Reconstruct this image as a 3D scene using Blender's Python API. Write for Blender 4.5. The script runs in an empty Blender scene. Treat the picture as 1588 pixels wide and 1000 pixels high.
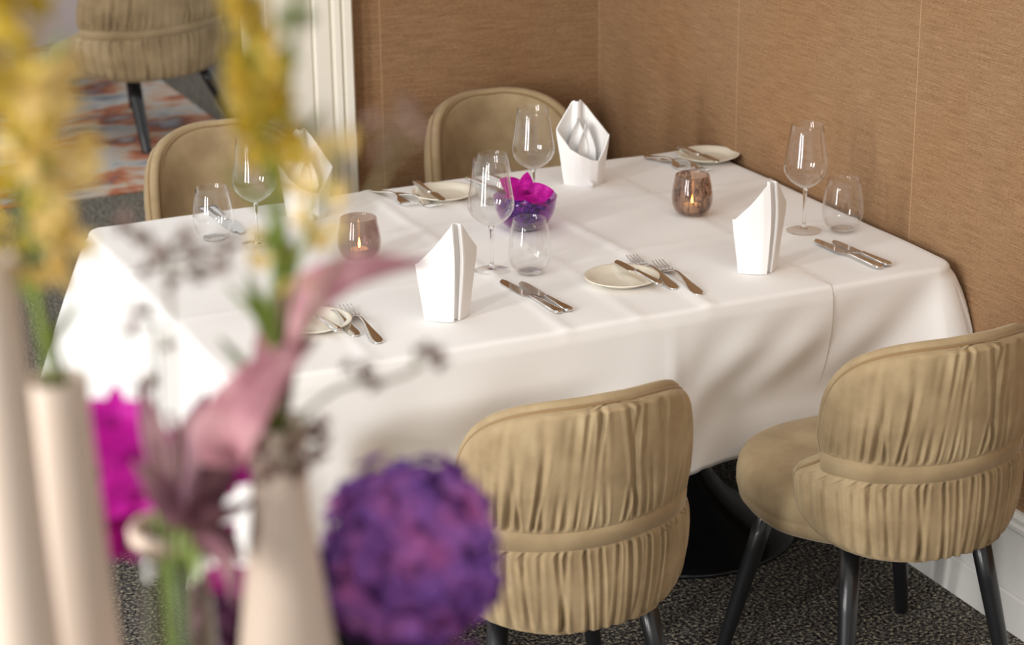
import bpy, bmesh, math, random
import numpy as np
from mathutils import Vector, Matrix

scene = bpy.context.scene
COL = scene.collection
PI = math.pi
random.seed(7)

# ------------------------------------------------------------------ camera
F_PX, CX, CY = 3260.0, 794.0, 500.0
PITCH, ROLL, VP1X = math.radians(19.4), math.radians(0.73), -795.0
CAM = np.array([0.0, 0.0, 2.13])


def camera_axes():
    q = F_PX / math.tan(PITCH)
    d = np.array([q * math.sin(ROLL), q * math.cos(ROLL), F_PX])
    d /= np.linalg.norm(d)
    up = -d
    yy = -((VP1X - CX) * up[0] + F_PX * up[2]) / up[1]
    Y = np.array([VP1X - CX, yy, F_PX])
    Y /= np.linalg.norm(Y)
    X = np.cross(Y, up)
    return np.array([X, Y, up])


RC = camera_axes()
cam_data = bpy.data.cameras.new('camera')
cam_ob = bpy.data.objects.new('camera', cam_data)
COL.objects.link(cam_ob)
cam_data.sensor_width = 36.0
cam_data.lens = F_PX / 1588.0 * 36.0
cam_data.clip_start = 0.05
cam_data.clip_end = 100
M4 = Matrix.Identity(4)
for i in range(3):
    M4[i][0] = RC[i, 0]
    M4[i][1] = -RC[i, 1]
    M4[i][2] = -RC[i, 2]
    M4[i][3] = CAM[i]
cam_ob.matrix_world = M4
cam_data.dof.use_dof = True
cam_data.dof.focus_distance = 4.10
cam_data.dof.aperture_fstop = 4.3
scene.camera = cam_ob


def ray(px, py):
    return RC @ np.array([px - CX, py - CY, F_PX])


def onz(px, py, z):
    r = ray(px, py)
    return CAM + (z - CAM[2]) / r[2] * r


def deep(px, py, d):
    """the point of the place seen at a pixel, d metres in front of the camera"""
    return Vector(CAM + ray(px, py) / F_PX * d)


# ------------------------------------------------------------------ view, world, lights
scene.view_settings.view_transform = 'Standard'
scene.view_settings.look = 'None'
scene.view_settings.gamma = 1.0
scene.view_settings.use_curve_mapping = False
scene.view_settings.exposure = 0.16
scene.cycles.transparent_max_bounces = 32
scene.cycles.max_bounces = 10

world = bpy.data.worlds.new('room_light')
scene.world = world
world.use_nodes = True
bg = world.node_tree.nodes['Background']
bg.inputs['Color'].default_value = (1.0, 0.985, 0.962, 1)
bg.inputs['Strength'].default_value = 0.72


def area(name, loc, target, sx, sy, watts, col):
    L = bpy.data.lights.new(name, 'AREA')
    L.shape = 'RECTANGLE'
    L.size, L.size_y = sx, sy
    L.energy = watts
    L.color = col
    o = bpy.data.objects.new(name, L)
    COL.objects.link(o)
    o.location = loc
    o.rotation_euler = (Vector(target) - Vector(loc)).to_track_quat('-Z', 'Y').to_euler()
    return o


for k, wy in enumerate((0.7, 2.3)):
    area('window_daylight', (-2.7, wy, 1.75), (2.0, 3.6, 1.0), 0.42, 2.5, 112, (1.0, 0.985, 0.96))
area('far_room_daylight', (-0.5, 7.5, 2.6), (2.2, 8.6, 0.3), 1.5, 1.5, 16, (1.0, 0.96, 0.9))
for k, (lx, ly, lz) in enumerate(((2.1, 1.9, 2.35), (2.3, 1.5, 2.2), (1.8, 1.6, 2.4), (2.2, 1.2, 2.45))):
    L = bpy.data.lights.new('ceiling_spot', 'POINT')
    L.energy = 5
    L.shadow_soft_size = 0.04
    L.color = (1.0, 0.82, 0.6)
    o = bpy.data.objects.new('ceiling_spot', L)
    COL.objects.link(o)
    o.location = (lx, ly, lz)


# ------------------------------------------------------------------ materials
def new_mat(name):
    m = bpy.data.materials.new(name)
    m.use_nodes = True
    return m, m.node_tree.nodes, m.node_tree.links, m.node_tree.nodes['Principled BSDF']


def rgb(h):
    """sRGB 0-255 triple to linear"""
    return tuple(((c / 255) / 12.92 if c / 255 <= 0.04045 else ((c / 255 + 0.055) / 1.055) ** 2.4) for c in h) + (1,)


def plain(name, col, rough=0.5, metal=0.0, spec=0.5, sheen=0.0, coat=0.0):
    m, n, l, p = new_mat(name)
    p.inputs['Base Color'].default_value = tuple(col[:3]) + (1,)
    p.inputs['Roughness'].default_value = rough
    p.inputs['Metallic'].default_value = metal
    p.inputs['Specular IOR Level'].default_value = spec
    p.inputs['Sheen Weight'].default_value = sheen
    p.inputs['Coat Weight'].default_value = coat
    return m


def ramp(n, l, src, stops):
    r = n.new('ShaderNodeValToRGB')
    while len(r.color_ramp.elements) < len(stops):
        r.color_ramp.elements.new(0.5)
    for e, (pos, c) in zip(r.color_ramp.elements, stops):
        e.position = pos
        e.color = tuple(c[:3]) + (1,)
    l.new(src, r.inputs['Fac'])
    return r


def noise(n, l, scale, detail=3, coords='Object', vec_scale=None, rough=0.5, rot=None):
    tc = n.new('ShaderNodeTexCoord')
    mp = n.new('ShaderNodeMapping')
    if vec_scale:
        mp.inputs['Scale'].default_value = vec_scale
    if rot:
        mp.inputs['Rotation'].default_value = rot
    l.new(tc.outputs[coords], mp.inputs['Vector'])
    t = n.new('ShaderNodeTexNoise')
    t.inputs['Scale'].default_value = scale
    t.inputs['Detail'].default_value = detail
    t.inputs['Roughness'].default_value = rough
    l.new(mp.outputs['Vector'], t.inputs['Vector'])
    return t


def bump(n, l, p, height, strength, dist):
    b = n.new('ShaderNodeBump')
    b.inputs['Strength'].default_value = strength
    b.inputs['Distance'].default_value = dist
    l.new(height, b.inputs['Height'])
    l.new(b.outputs['Normal'], p.inputs['Normal'])
    return b


def varied(name, stops, scale, rough=0.7, detail=4, bstr=0.0, bdist=0.002, sheen=0.0, vec_scale=None, spec=0.4):
    m, n, l, p = new_mat(name)
    t = noise(n, l, scale, detail, vec_scale=vec_scale)
    r = ramp(n, l, t.outputs['Fac'], stops)
    l.new(r.outputs['Color'], p.inputs['Base Color'])
    p.inputs['Roughness'].default_value = rough
    p.inputs['Sheen Weight'].default_value = sheen
    p.inputs['Specular IOR Level'].default_value = spec
    if bstr:
        bump(n, l, p, t.outputs['Fac'], bstr, bdist)
    return m


def mat_wallpaper(name, axis, seam0, pitch):
    """woven brown wallpaper: fine horizontal threads, vertical sheet seams every pitch metres along one axis"""
    m, n, l, p = new_mat(name)
    sc = [1, 1, 1]
    sc[axis] = 3.0
    sc[1 - axis] = 0.01
    sc[2] = 95.0
    t1 = noise(n, l, 4.0, 3, vec_scale=tuple(sc), rough=0.65)
    sc2 = [1, 1, 1]
    sc2[axis] = 30.0
    sc2[1 - axis] = 0.01
    sc2[2] = 150.0
    t2 = noise(n, l, 4.0, 2, vec_scale=tuple(sc2), rough=0.6)
    mx = n.new('ShaderNodeMath')
    mx.operation = 'ADD'
    l.new(t1.outputs['Fac'], mx.inputs[0])
    l.new(t2.outputs['Fac'], mx.inputs[1])
    hf = n.new('ShaderNodeMath')
    hf.operation = 'MULTIPLY'
    hf.inputs[1].default_value = 0.5
    l.new(mx.outputs[0], hf.inputs[0])
    r = ramp(n, l, hf.outputs[0], [(0.30, WALL_DARK), (0.52, WALL_MID), (0.72, WALL_LIGHT)])
    # big soft blotches of a redder dye
    big = noise(n, l, 3.0, 2)
    bm = n.new('ShaderNodeMixRGB')
    bm.blend_type = 'MULTIPLY'
    br = ramp(n, l, big.outputs['Fac'], [(0.4, (1, 1, 1)), (0.7, (1.0, 0.93, 0.88))])
    bm.inputs['Fac'].default_value = 1.0
    l.new(r.outputs['Color'], bm.inputs['Color1'])
    l.new(br.outputs['Color'], bm.inputs['Color2'])
    # sheet seams
    tc = n.new('ShaderNodeTexCoord')
    sx = n.new('ShaderNodeSeparateXYZ')
    l.new(tc.outputs['Object'], sx.inputs[0])
    ad = n.new('ShaderNodeMath')
    ad.operation = 'SUBTRACT'
    ad.inputs[1].default_value = seam0
    l.new(sx.outputs[axis], ad.inputs[0])
    pp = n.new('ShaderNodeMath')
    pp.operation = 'PINGPONG'
    pp.inputs[1].default_value = pitch / 2
    l.new(ad.outputs[0], pp.inputs[0])
    lt = n.new('ShaderNodeMath')
    lt.operation = 'LESS_THAN'
    lt.inputs[1].default_value = 0.0010
    l.new(pp.outputs[0], lt.inputs[0])
    sm = n.new('ShaderNodeMixRGB')
    l.new(lt.outputs[0], sm.inputs['Fac'])
    l.new(bm.outputs['Color'], sm.inputs['Color1'])
    sm.inputs['Color2'].default_value = tuple(min(1, c * 1.12) for c in WALL_LIGHT[:3]) + (1,)
    l.new(sm.outputs['Color'], p.inputs['Base Color'])
    p.inputs['Roughness'].default_value = 0.75
    p.inputs['Specular IOR Level'].default_value = 0.25
    bump(n, l, p, hf.outputs[0], 0.35, 0.0025)
    return m


WALL_DARK, WALL_MID, WALL_LIGHT = rgb((108, 81, 56)), rgb((144, 112, 81)), rgb((171, 140, 107))


def mat_carpet_grey():
    m, n, l, p = new_mat('grey_flecked_carpet')
    t = noise(n, l, 120, 2, rough=0.75)
    r = ramp(n, l, t.outputs['Fac'], [(0.38, rgb((26, 25, 27))), (0.48, rgb((74, 71, 71))), (0.56, rgb((116, 111, 103))), (0.66, rgb((200, 190, 164)))])
    l.new(r.outputs['Color'], p.inputs['Base Color'])
    p.inputs['Roughness'].default_value = 0.95
    p.inputs['Specular IOR Level'].default_value = 0.1
    bump(n, l, p, t.outputs['Fac'], 0.8, 0.006)
    return m


def mat_carpet_pattern():
    m, n, l, p = new_mat('patterned_carpet')
    t = noise(n, l, 3.2, 5, vec_scale=(0.8, 1.5, 1), rough=0.6)
    r = ramp(n, l, t.outputs['Fac'], [(0.34, rgb((96, 104, 116))), (0.44, rgb((168, 168, 168))), (0.51, rgb((178, 158, 138))), (0.56, rgb((166, 96, 62))), (0.60, rgb((116, 76, 66))), (0.66, rgb((140, 146, 154))), (0.74, rgb((188, 150, 118)))])
    l.new(r.outputs['Color'], p.inputs['Base Color'])
    p.inputs['Roughness'].default_value = 0.95
    return m


def mat_velvet():
    m, n, l, p = new_mat('beige_velvet')
    t = noise(n, l, 7, 4, rough=0.6)
    r = ramp(n, l, t.outputs['Fac'], [(0.3, rgb((137, 117, 88))), (0.5, rgb((159, 138, 106))), (0.7, rgb((177, 157, 123)))])
    l.new(r.outputs['Color'], p.inputs['Base Color'])
    p.inputs['Roughness'].default_value = 0.85
    p.inputs['Sheen Weight'].default_value = 0.35
    p.inputs['Sheen Roughness'].default_value = 0.4
    p.inputs['Sheen Tint'].default_value = rgb((240, 230, 210))
    p.inputs['Specular IOR Level'].default_value = 0.2
    t2 = noise(n, l, 900, 2)
    bump(n, l, p, t2.outputs['Fac'], 0.12, 0.001)
    return m


def mat_linen(name, col, weave=700):
    m, n, l, p = new_mat(name)
    t = noise(n, l, weave, 2)
    r = ramp(n, l, t.outputs['Fac'], [(0.3, tuple(c * 0.97 for c in col[:3])), (0.7, col)])
    l.new(r.outputs['Color'], p.inputs['Base Color'])
    p.inputs['Roughness'].default_value = 0.8
    p.inputs['Sheen Weight'].default_value = 0.1
    p.inputs['Specular IOR Level'].default_value = 0.25
    bump(n, l, p, t.outputs['Fac'], 0.06, 0.0008)
    return m


def mat_thin_glass(name, tint=(1, 1, 1), mul=1.3, rough=0.0):
    """thin blown glass wall: clear (tinted) with a Fresnel reflection"""
    m = bpy.data.materials.new(name)
    m.use_nodes = True
    n, l = m.node_tree.nodes, m.node_tree.links
    n.clear()
    out = n.new('ShaderNodeOutputMaterial')
    mix = n.new('ShaderNodeMixShader')
    tr = n.new('ShaderNodeBsdfTransparent')
    gl = n.new('ShaderNodeBsdfGlossy')
    fr = n.new('ShaderNodeLayerWeight')
    fr.inputs['Blend'].default_value = 0.5
    pw = n.new('ShaderNodeMath')
    pw.operation = 'POWER'
    pw.inputs[1].default_value = 4.0
    ml = n.new('ShaderNodeMath')
    ml.operation = 'MULTIPLY_ADD'
    ml.use_clamp = True
    ml.inputs[1].default_value = 0.80 * mul
    ml.inputs[2].default_value = 0.030 * mul
    tr.inputs['Color'].default_value = tuple(tint[:3]) + (1,)
    gl.inputs['Roughness'].default_value = rough
    gl.inputs['Color'].default_value = (1, 1, 1, 1)
    l.new(fr.outputs['Facing'], pw.inputs[0])
    l.new(pw.outputs[0], ml.inputs[0])
    l.new(ml.outputs[0], mix.inputs['Fac'])
    l.new(tr.outputs[0], mix.inputs[1])
    l.new(gl.outputs[0], mix.inputs[2])
    l.new(mix.outputs[0], out.inputs['Surface'])
    return m


def mat_votive(name, tint, vein):
    """smoky glass with darker veins fused in"""
    m = mat_thin_glass(name, tint, 1.2)
    n, l = m.node_tree.nodes, m.node_tree.links
    tr = [x for x in n if x.type == 'BSDF_TRANSPARENT'][0]
    t = noise(n, l, 38, 4, vec_scale=(1.6, 1.6, 0.55), rough=0.6)
    r = ramp(n, l, t.outputs['Fac'], [(0.40, tint), (0.52, tint), (0.56, vein), (0.60, tint)])
    l.new(r.outputs['Color'], tr.inputs['Color'])
    # body of the glass is slightly cloudy
    df = n.new('ShaderNodeBsdfDiffuse')
    l.new(r.outputs['Color'], df.inputs['Color'])
    mx = n.new('ShaderNodeMixShader')
    mx.inputs['Fac'].default_value = 0.07
    l.new(tr.outputs[0], mx.inputs[1])
    l.new(df.outputs[0], mx.inputs[2])
    mix = [x for x in n if x.type == 'MIX_SHADER' and x != mx][0]
    l.new(mx.outputs[0], mix.inputs[1])
    return m


def mat_solid_glass(name, col=(1, 1, 1), ior=1.5):
    m, n, l, p = new_mat(name)
    p.inputs['Base Color'].default_value = tuple(col[:3]) + (1,)
    p.inputs['Transmission Weight'].default_value = 1.0
    p.inputs['Roughness'].default_value = 0.0
    p.inputs['IOR'].default_value = ior
    return m


def mat_petal(name, stops, scale=30, trans=0.35):
    m, n, l, p = new_mat(name)
    t = noise(n, l, scale, 3)
    r = ramp(n, l, t.outputs['Fac'], stops)
    l.new(r.outputs['Color'], p.inputs['Base Color'])
    p.inputs['Roughness'].default_value = 0.6
    p.inputs['Specular IOR Level'].default_value = 0.3
    tl = n.new('ShaderNodeBsdfTranslucent')
    l.new(r.outputs['Color'], tl.inputs['Color'])
    mx = n.new('ShaderNodeMixShader')
    mx.inputs['Fac'].default_value = trans
    out = [x for x in n if x.type == 'OUTPUT_MATERIAL'][0]
    l.new(p.outputs[0], mx.inputs[1])
    l.new(tl.outputs[0], mx.inputs[2])
    l.new(mx.outputs[0], out.inputs['Surface'])
    return m


def mat_emit(name, col, strength):
    m, n, l, p = new_mat(name)
    p.inputs['Base Color'].default_value = tuple(col[:3]) + (1,)
    p.inputs['Emission Color'].default_value = tuple(col[:3]) + (1,)
    p.inputs['Emission Strength'].default_value = strength
    return m


MAT = dict(
    wall_r=mat_wallpaper('woven_wallpaper', 1, 3.682, 0.754),
    wall_b=mat_wallpaper('woven_wallpaper_end', 0, 1.992, 0.754),
    carpet=mat_carpet_grey(),
    rug=mat_carpet_pattern(),
    paint=varied('cream_paint', [(0.3, rgb((228, 222, 208))), (0.7, rgb((236, 231, 219)))], 3, 0.45, spec=0.4),
    paint_white=varied('white_paint', [(0.3, rgb((214, 212, 208))), (0.7, rgb((224, 222, 218)))], 3, 0.45, spec=0.4),
    velvet=mat_velvet(),
    piping=plain('beige_piping', rgb((138, 112, 76)), 0.85, sheen=0.3, spec=0.2),
    leg=plain('black_lacquered_wood', rgb((20, 21, 24)), 0.35, coat=0.2),
    black=plain('black_gloss_metal', (0.006, 0.006, 0.007), 0.16, spec=0.5),
    cloth=mat_linen('white_linen_cloth', (0.885, 0.865, 0.845)),
    napkin=mat_linen('white_linen_napkin', (0.86, 0.85, 0.84), 900),
    mauve_cloth=mat_linen('mauve_linen_cloth', rgb((190, 178, 178))),
    glass=mat_thin_glass('blown_glass', (0.982, 0.982, 0.982), 1.25),
    solid=mat_solid_glass('cast_glass'),
    steel=plain('polished_steel', (0.74, 0.72, 0.70), 0.10, metal=1.0),
    china=plain('cream_china', rgb((236, 229, 212)), 0.18, coat=0.3),
    votive_brown=mat_votive('brown_smoked_glass', (0.77, 0.66, 0.58), (0.22, 0.14, 0.12)),
    votive_mauve=mat_votive('mauve_smoked_glass', (0.74, 0.65, 0.62), (0.62, 0.52, 0.49)),
    wax=plain('candle_wax', rgb((245, 235, 215)), 0.5),
    tin=plain('candle_tin', (0.75, 0.73, 0.70), 0.3, metal=1.0),
    flame=mat_emit('candle_flame', (1.0, 0.55, 0.14), 14),
    bowl=mat_thin_glass('purple_glass', (0.70, 0.48, 0.74), 1.2),
    bowl_base=mat_solid_glass('purple_cast_glass', (0.35, 0.22, 0.5)),
    pebble=varied('violet_petals', [(0.3, rgb((70, 40, 140))), (0.5, rgb((120, 66, 176))), (0.7, rgb((180, 90, 200)))], 60, 0.5),
    magenta=mat_petal('magenta_petal', [(0.3, rgb((176, 6, 140))), (0.55, rgb((214, 20, 176))), (0.75, rgb((232, 70, 200)))], 60),
    magenta_dark=mat_petal('magenta_lip', [(0.3, rgb((130, 0, 96))), (0.7, rgb((190, 20, 150)))], 60),
    hydrangea=mat_petal('purple_petal', [(0.30, rgb((112, 70, 158))), (0.46, rgb((150, 96, 186))), (0.58, rgb((178, 108, 188))), (0.70, rgb((212, 116, 186)))], 28),
    plum=mat_petal('plum_petal', [(0.3, rgb((70, 36, 66))), (0.5, rgb((104, 56, 96))), (0.72, rgb((150, 96, 140)))], 40),
    yellow=mat_petal('yellow_petal', [(0.3, rgb((196, 172, 48))), (0.55, rgb((228, 204, 92))), (0.75, rgb((246, 230, 150)))], 40, 0.5),
    cream_petal=mat_petal('pale_yellow_petal', [(0.3, rgb((226, 198, 112))), (0.7, rgb((248, 234, 180)))], 40, 0.5),
    green=mat_petal('leaf_green', [(0.3, rgb((84, 110, 34))), (0.7, rgb((140, 158, 60)))], 30, 0.2),
    stem=plain('stem_green', rgb((112, 132, 52)), 0.6),
    pinkleaf=mat_petal('dusty_pink_leaf', [(0.3, rgb((168, 108, 122))), (0.5, rgb((194, 136, 146))), (0.75, rgb((220, 174, 178)))], 40, 0.3),
    mauveleaf=mat_petal('mauve_leaf', [(0.3, rgb((108, 66, 84))), (0.5, rgb((142, 98, 110))), (0.75, rgb((176, 140, 140)))], 40, 0.25),
    brownhead=varied('brown_seed_head', [(0.3, rgb((122, 96, 86))), (0.7, rgb((176, 146, 136)))], 80, 0.85),
    twig=plain('dry_twig', rgb((128, 118, 84)), 0.8),
    vase=plain('matt_white_ceramic', rgb((200, 182, 166)), 0.55, spec=0.3),
    bottle=mat_thin_glass('clear_bottle_glass', (0.90, 0.92, 0.86), 1.4),
    oak=varied('pale_wood', [(0.3, rgb((150, 120, 90))), (0.7, rgb((178, 146, 112)))], 6, 0.5, vec_scale=(1, 12, 12)),
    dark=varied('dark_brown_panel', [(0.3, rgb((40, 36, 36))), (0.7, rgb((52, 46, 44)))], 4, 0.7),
)


# ------------------------------------------------------------------ object helpers
def mesh_obj(name, verts, faces, mat, parent=None, smooth=True, auto=None):
    me = bpy.data.meshes.new(name)
    me.from_pydata([tuple(v) for v in verts], [], faces)
    me.validate()
    bm = bmesh.new()
    bm.from_mesh(me)
    bmesh.ops.recalc_face_normals(bm, faces=bm.faces)
    if auto is not None:
        for e in bm.edges:
            if len(e.link_faces) == 2 and e.calc_face_angle(0) > math.radians(auto):
                e.smooth = False
    bm.to_mesh(me)
    bm.free()
    me.polygons.foreach_set('use_smooth', [smooth] * len(me.polygons))
    me.materials.append(mat)
    o = bpy.data.objects.new(name, me)
    COL.objects.link(o)
    if parent:
        o.parent = parent
    return o


class MB:
    """collects shapes of one part"""

    def __init__(self):
        self.v, self.f = [], []

    def add(self, vs, fs):
        k = len(self.v)
        self.v += [tuple(x) for x in vs]
        self.f += [tuple(i + k for i in f) for f in fs]
        return self

    def build(self, name, mat, parent=None, smooth=True, auto=None):
        return mesh_obj(name, self.v, self.f, mat, parent, smooth, auto)

    def box(self, x0, x1, y0, y1, z0, z1):
        vs = [(x, y, z) for x in (x0, x1) for y in (y0, y1) for z in (z0, z1)]
        return self.add(vs, [(0, 1, 3, 2), (4, 6, 7, 5), (0, 4, 5, 1), (2, 3, 7, 6), (0, 2, 6, 4), (1, 5, 7, 3)])

    def lathe(self, prof, seg=48, c=(0, 0, 0), cap=True):
        """prof: list of (r, z)"""
        vs, fs = [], []
        n = len(prof)
        for r, z in prof:
            for k in range(seg):
                a = 2 * PI * k / seg
                vs.append((c[0] + r * math.cos(a), c[1] + r * math.sin(a), c[2] + z))
        for i in range(n - 1):
            for k in range(seg):
                k2 = (k + 1) % seg
                fs.append((i * seg + k, i * seg + k2, (i + 1) * seg + k2, (i + 1) * seg + k))
        if cap:
            fs.append(tuple(range(seg - 1, -1, -1)))
            fs.append(tuple((n - 1) * seg + k for k in range(seg)))
        return self.add(vs, fs)

    def tube(self, pts, rads, seg=10, cap=True, closed=False):
        pts = [Vector(p) for p in pts]
        n = len(pts)
        if not hasattr(rads, '__len__'):
            rads = [rads] * n
        vs, fs = [], []
        prev = None
        for i, p in enumerate(pts):
            if closed:
                t = (pts[(i + 1) % n] - pts[i - 1])
            else:
                t = pts[min(i + 1, n - 1)] - pts[max(i - 1, 0)]
            t.normalize()
            if prev is None:
                a = Vector((0, 0, 1)) if abs(t.z) < 0.9 else Vector((1, 0, 0))
                u = t.cross(a).normalized()
            else:
                u = (prev - t * prev.dot(t)).normalized()
            prev = u
            w = t.cross(u)
            for k in range(seg):
                an = 2 * PI * k / seg
                vs.append(p + (u * math.cos(an) + w * math.sin(an)) * rads[i])
        m = n if closed else n - 1
        for i in range(m):
            j = (i + 1) % n
            for k in range(seg):
                k2 = (k + 1) % seg
                fs.append((i * seg + k, i * seg + k2, j * seg + k2, j * seg + k))
        if cap and not closed:
            fs.append(tuple(range(seg - 1, -1, -1)))
            fs.append(tuple((n - 1) * seg + k for k in range(seg)))
        return self.add(vs, fs)

    def ball(self, c, rx, ry=None, rz=None, seg=10, rings=6, rot=None):
        ry = ry or rx
        rz = rz or rx
        vs, fs = [], []
        c = Vector(c)
        for i in range(rings + 1):
            th = PI * i / rings
            for k in range(seg):
                a = 2 * PI * k / seg
                v = Vector((rx * math.sin(th) * math.cos(a), ry * math.sin(th) * math.sin(a), rz * math.cos(th)))
                if rot is not None:
                    v = rot @ v
                vs.append(c + v)
        for i in range(rings):
            for k in range(seg):
                k2 = (k + 1) % seg
                fs.append((i * seg + k, (i + 1) * seg + k, (i + 1) * seg + k2, i * seg + k2))
        return self.add(vs, fs)

    def petal(self, base, direction, normal, length, width, cup=0.2, nu=6, nv=5, tip=0.8, thick=0.0006):
        """a curved petal or leaf blade with a little thickness"""
        d = Vector(direction).normalized()
        nr = Vector(normal)
        nr = (nr - d * nr.dot(d)).normalized()
        s = d.cross(nr)
        vs, fs = [], []
        for side in (1, -1):
            for i in range(nu + 1):
                u = i / nu
                w = width * 0.5 * (math.sin(PI * min(1.0, (0.06 + 0.94 * u) ** tip)) ** 0.75 if u < 1 else 0.02)
                for j in range(nv + 1):
                    v = 2 * j / nv - 1
                    p = Vector(base) + d * (length * u) + s * (w * v) + nr * (cup * length * (u * u * 0.6 + 0.25 * v * v * (w / max(width, 1e-6)) * 2) + side * thick)
                    vs.append(p)
        N = (nu + 1) * (nv + 1)
        for side in (0, 1):
            for i in range(nu):
                for j in range(nv):
                    a = side * N + i * (nv + 1) + j
                    q = (a, a + 1, a + nv + 2, a + nv + 1)
                    fs.append(q if side == 0 else q[::-1])
        return self.add(vs, fs)


def tag(o, label=None, cat=None, group=None, kind=None):
    if label:
        o['label'] = label
    if cat:
        o['category'] = cat
    if group:
        o['group'] = group
    if kind:
        o['kind'] = kind
    return o


def thing(name, label, cat, loc=(0, 0, 0), rz=0.0, group=None):
    o = bpy.data.objects.new(name, None)
    o.empty_display_size = 0.05
    COL.objects.link(o)
    o.location = loc
    o.rotation_euler = (0, 0, rz)
    return tag(o, label, cat, group)


def dup(root, loc, rz, label, group=None):
    r = root.copy()
    COL.objects.link(r)
    r.location = loc
    r.rotation_euler = (0, 0, rz)
    tag(r, label, None, group)
    for ch in list(root.children):
        c = ch.copy()
        COL.objects.link(c)
        c.parent = r
        for g in list(ch.children):
            d = g.copy()
            COL.objects.link(d)
            d.parent = c
    return r


def structure(o):
    o['kind'] = 'structure'
    return o


def smooth01(a, b, x):
    t = min(1.0, max(0.0, (x - a) / (b - a)))
    return t * t * (3 - 2 * t)


# ------------------------------------------------------------------ room shell
WX, WY = 2.645, 5.20
structure(MB().box(-3.5, WX + 0.12, -1.5, 12.5, -0.06, 0.0).build('floor', MAT['carpet'], smooth=False))
structure(MB().box(WX, WX + 0.12, -0.5, WY, 0, 3.0).build('wall_right', MAT['wall_r'], smooth=False))
structure(MB().box(1.70, WX + 0.12, WY, WY + 0.16, 0, 3.0).build('wall_back', MAT['wall_b'], smooth=False))


def moulding(prof, path_axis, a0, a1):
    """sweep a (u, v) profile along x, y or z between a0 and a1; returns MB"""
    mb = MB()
    n = len(prof)
    vs = []
    for a in (a0, a1):
        for u, v in prof:
            vs.append({'y': (u, a, v), 'x': (a, u, v), 'z': (u, v, a)}[path_axis])
    fs = [(i, (i + 1) % n, n + (i + 1) % n, n + i) for i in range(n)]
    fs += [tuple(range(n - 1, -1, -1)), tuple(range(n, 2 * n))]
    return mb.add(vs, fs)


# skirting along the right wall: lower board, bead, upper board, ogee top
bx = WX - 0.0005
prof = [(bx, 0.0), (bx - 0.020, 0.0), (bx - 0.020, 0.083), (bx - 0.017, 0.087), (bx - 0.013, 0.090), (bx - 0.013, 0.095), (bx - 0.020, 0.099),
        (bx - 0.020, 0.232), (bx - 0.023, 0.238), (bx - 0.023, 0.246), (bx - 0.018, 0.252), (bx - 0.018, 0.262), (bx - 0.010, 0.272), (bx, 0.272)]
structure(moulding(prof, 'y', -0.4, WY - 0.0005).build('baseboard_right', MAT['paint_white'], smooth=False))
by = WY - 0.0005
prof = [(by, 0.0), (by - 0.020, 0.0), (by - 0.020, 0.232), (by - 0.018, 0.262), (by - 0.010, 0.272), (by, 0.272)]
structure(moulding(prof, 'x', 1.912, WX - 0.03).build('baseboard_back', MAT['paint_white'], smooth=False))
# white door casing at the end of the back wall: (x, y) profile, full height
y0 = WY
prof = [(1.664, y0 + 0.18), (1.664, y0 - 0.020), (1.668, y0 - 0.024), (1.788, y0 - 0.024), (1.792, y0 - 0.018), (1.797, y0 - 0.018), (1.801, y0 - 0.028),
        (1.838, y0 - 0.030), (1.842, y0 - 0.022), (1.847, y0 - 0.022), (1.852, y0 - 0.036), (1.866, y0 - 0.038), (1.870, y0 - 0.028), (1.874, y0 - 0.028), (1.878, y0 - 0.042), (1.896, y0 - 0.044), (1.902, y0 - 0.038),
        (1.902, y0 - 0.0005), (1.699, y0 - 0.0005), (1.699, y0 + 0.18)]
structure(moulding(prof, 'z', 0, 2.98).build('trim_1', MAT['paint'], smooth=False))
# the room beyond the opening
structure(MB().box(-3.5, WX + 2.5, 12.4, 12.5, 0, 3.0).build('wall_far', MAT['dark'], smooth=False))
structure(MB().box(WX + 0.121, WX + 2.5, WY + 0.17, 12.39, -0.06, 0.0).build('floor_beyond', MAT['carpet'], smooth=False))
rug = MB().box(-2.0, 2.46, 7.46, 11.6, 0.001, 0.007).build('carpet_runner', MAT['rug'], smooth=False)
tag(rug, 'rust and blue grey patterned carpet beneath the chair beyond the opening', 'carpet')


# ------------------------------------------------------------------ dining table and cloth
TX0, TX1, TY0, TY1, TZ = 1.03, 2.615, 3.475, 4.565, 0.75
tb = thing('dining_table', 'long dining table hidden under the white cloth, black trumpet foot showing below', 'table', (0, 0, 0))
rr_ = 0.07
ring = []
for (cx, cy, a0) in ((TX1 - 0.006 - rr_, TY0 + 0.01 + rr_, -PI / 2), (TX1 - 0.006 - rr_, TY1 - 0.01 - rr_, 0), (TX0 + 0.01 + rr_, TY1 - 0.01 - rr_, PI / 2), (TX0 + 0.01 + rr_, TY0 + 0.01 + rr_, PI)):
    for k in range(9):
        ring.append((cx + rr_ * math.cos(a0 + PI / 2 * k / 8), cy + rr_ * math.sin(a0 + PI / 2 * k / 8)))
n_ = len(ring)
mesh_obj('table_top', [(x, y, TZ - 0.03) for x, y in ring] + [(x, y, TZ - 0.004) for x, y in ring],
         [tuple(range(n_ - 1, -1, -1)), tuple(range(n_, 2 * n_))] + [(k, (k + 1) % n_, n_ + (k + 1) % n_, n_ + k) for k in range(n_)], MAT['oak'], tb, smooth=False)
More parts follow.
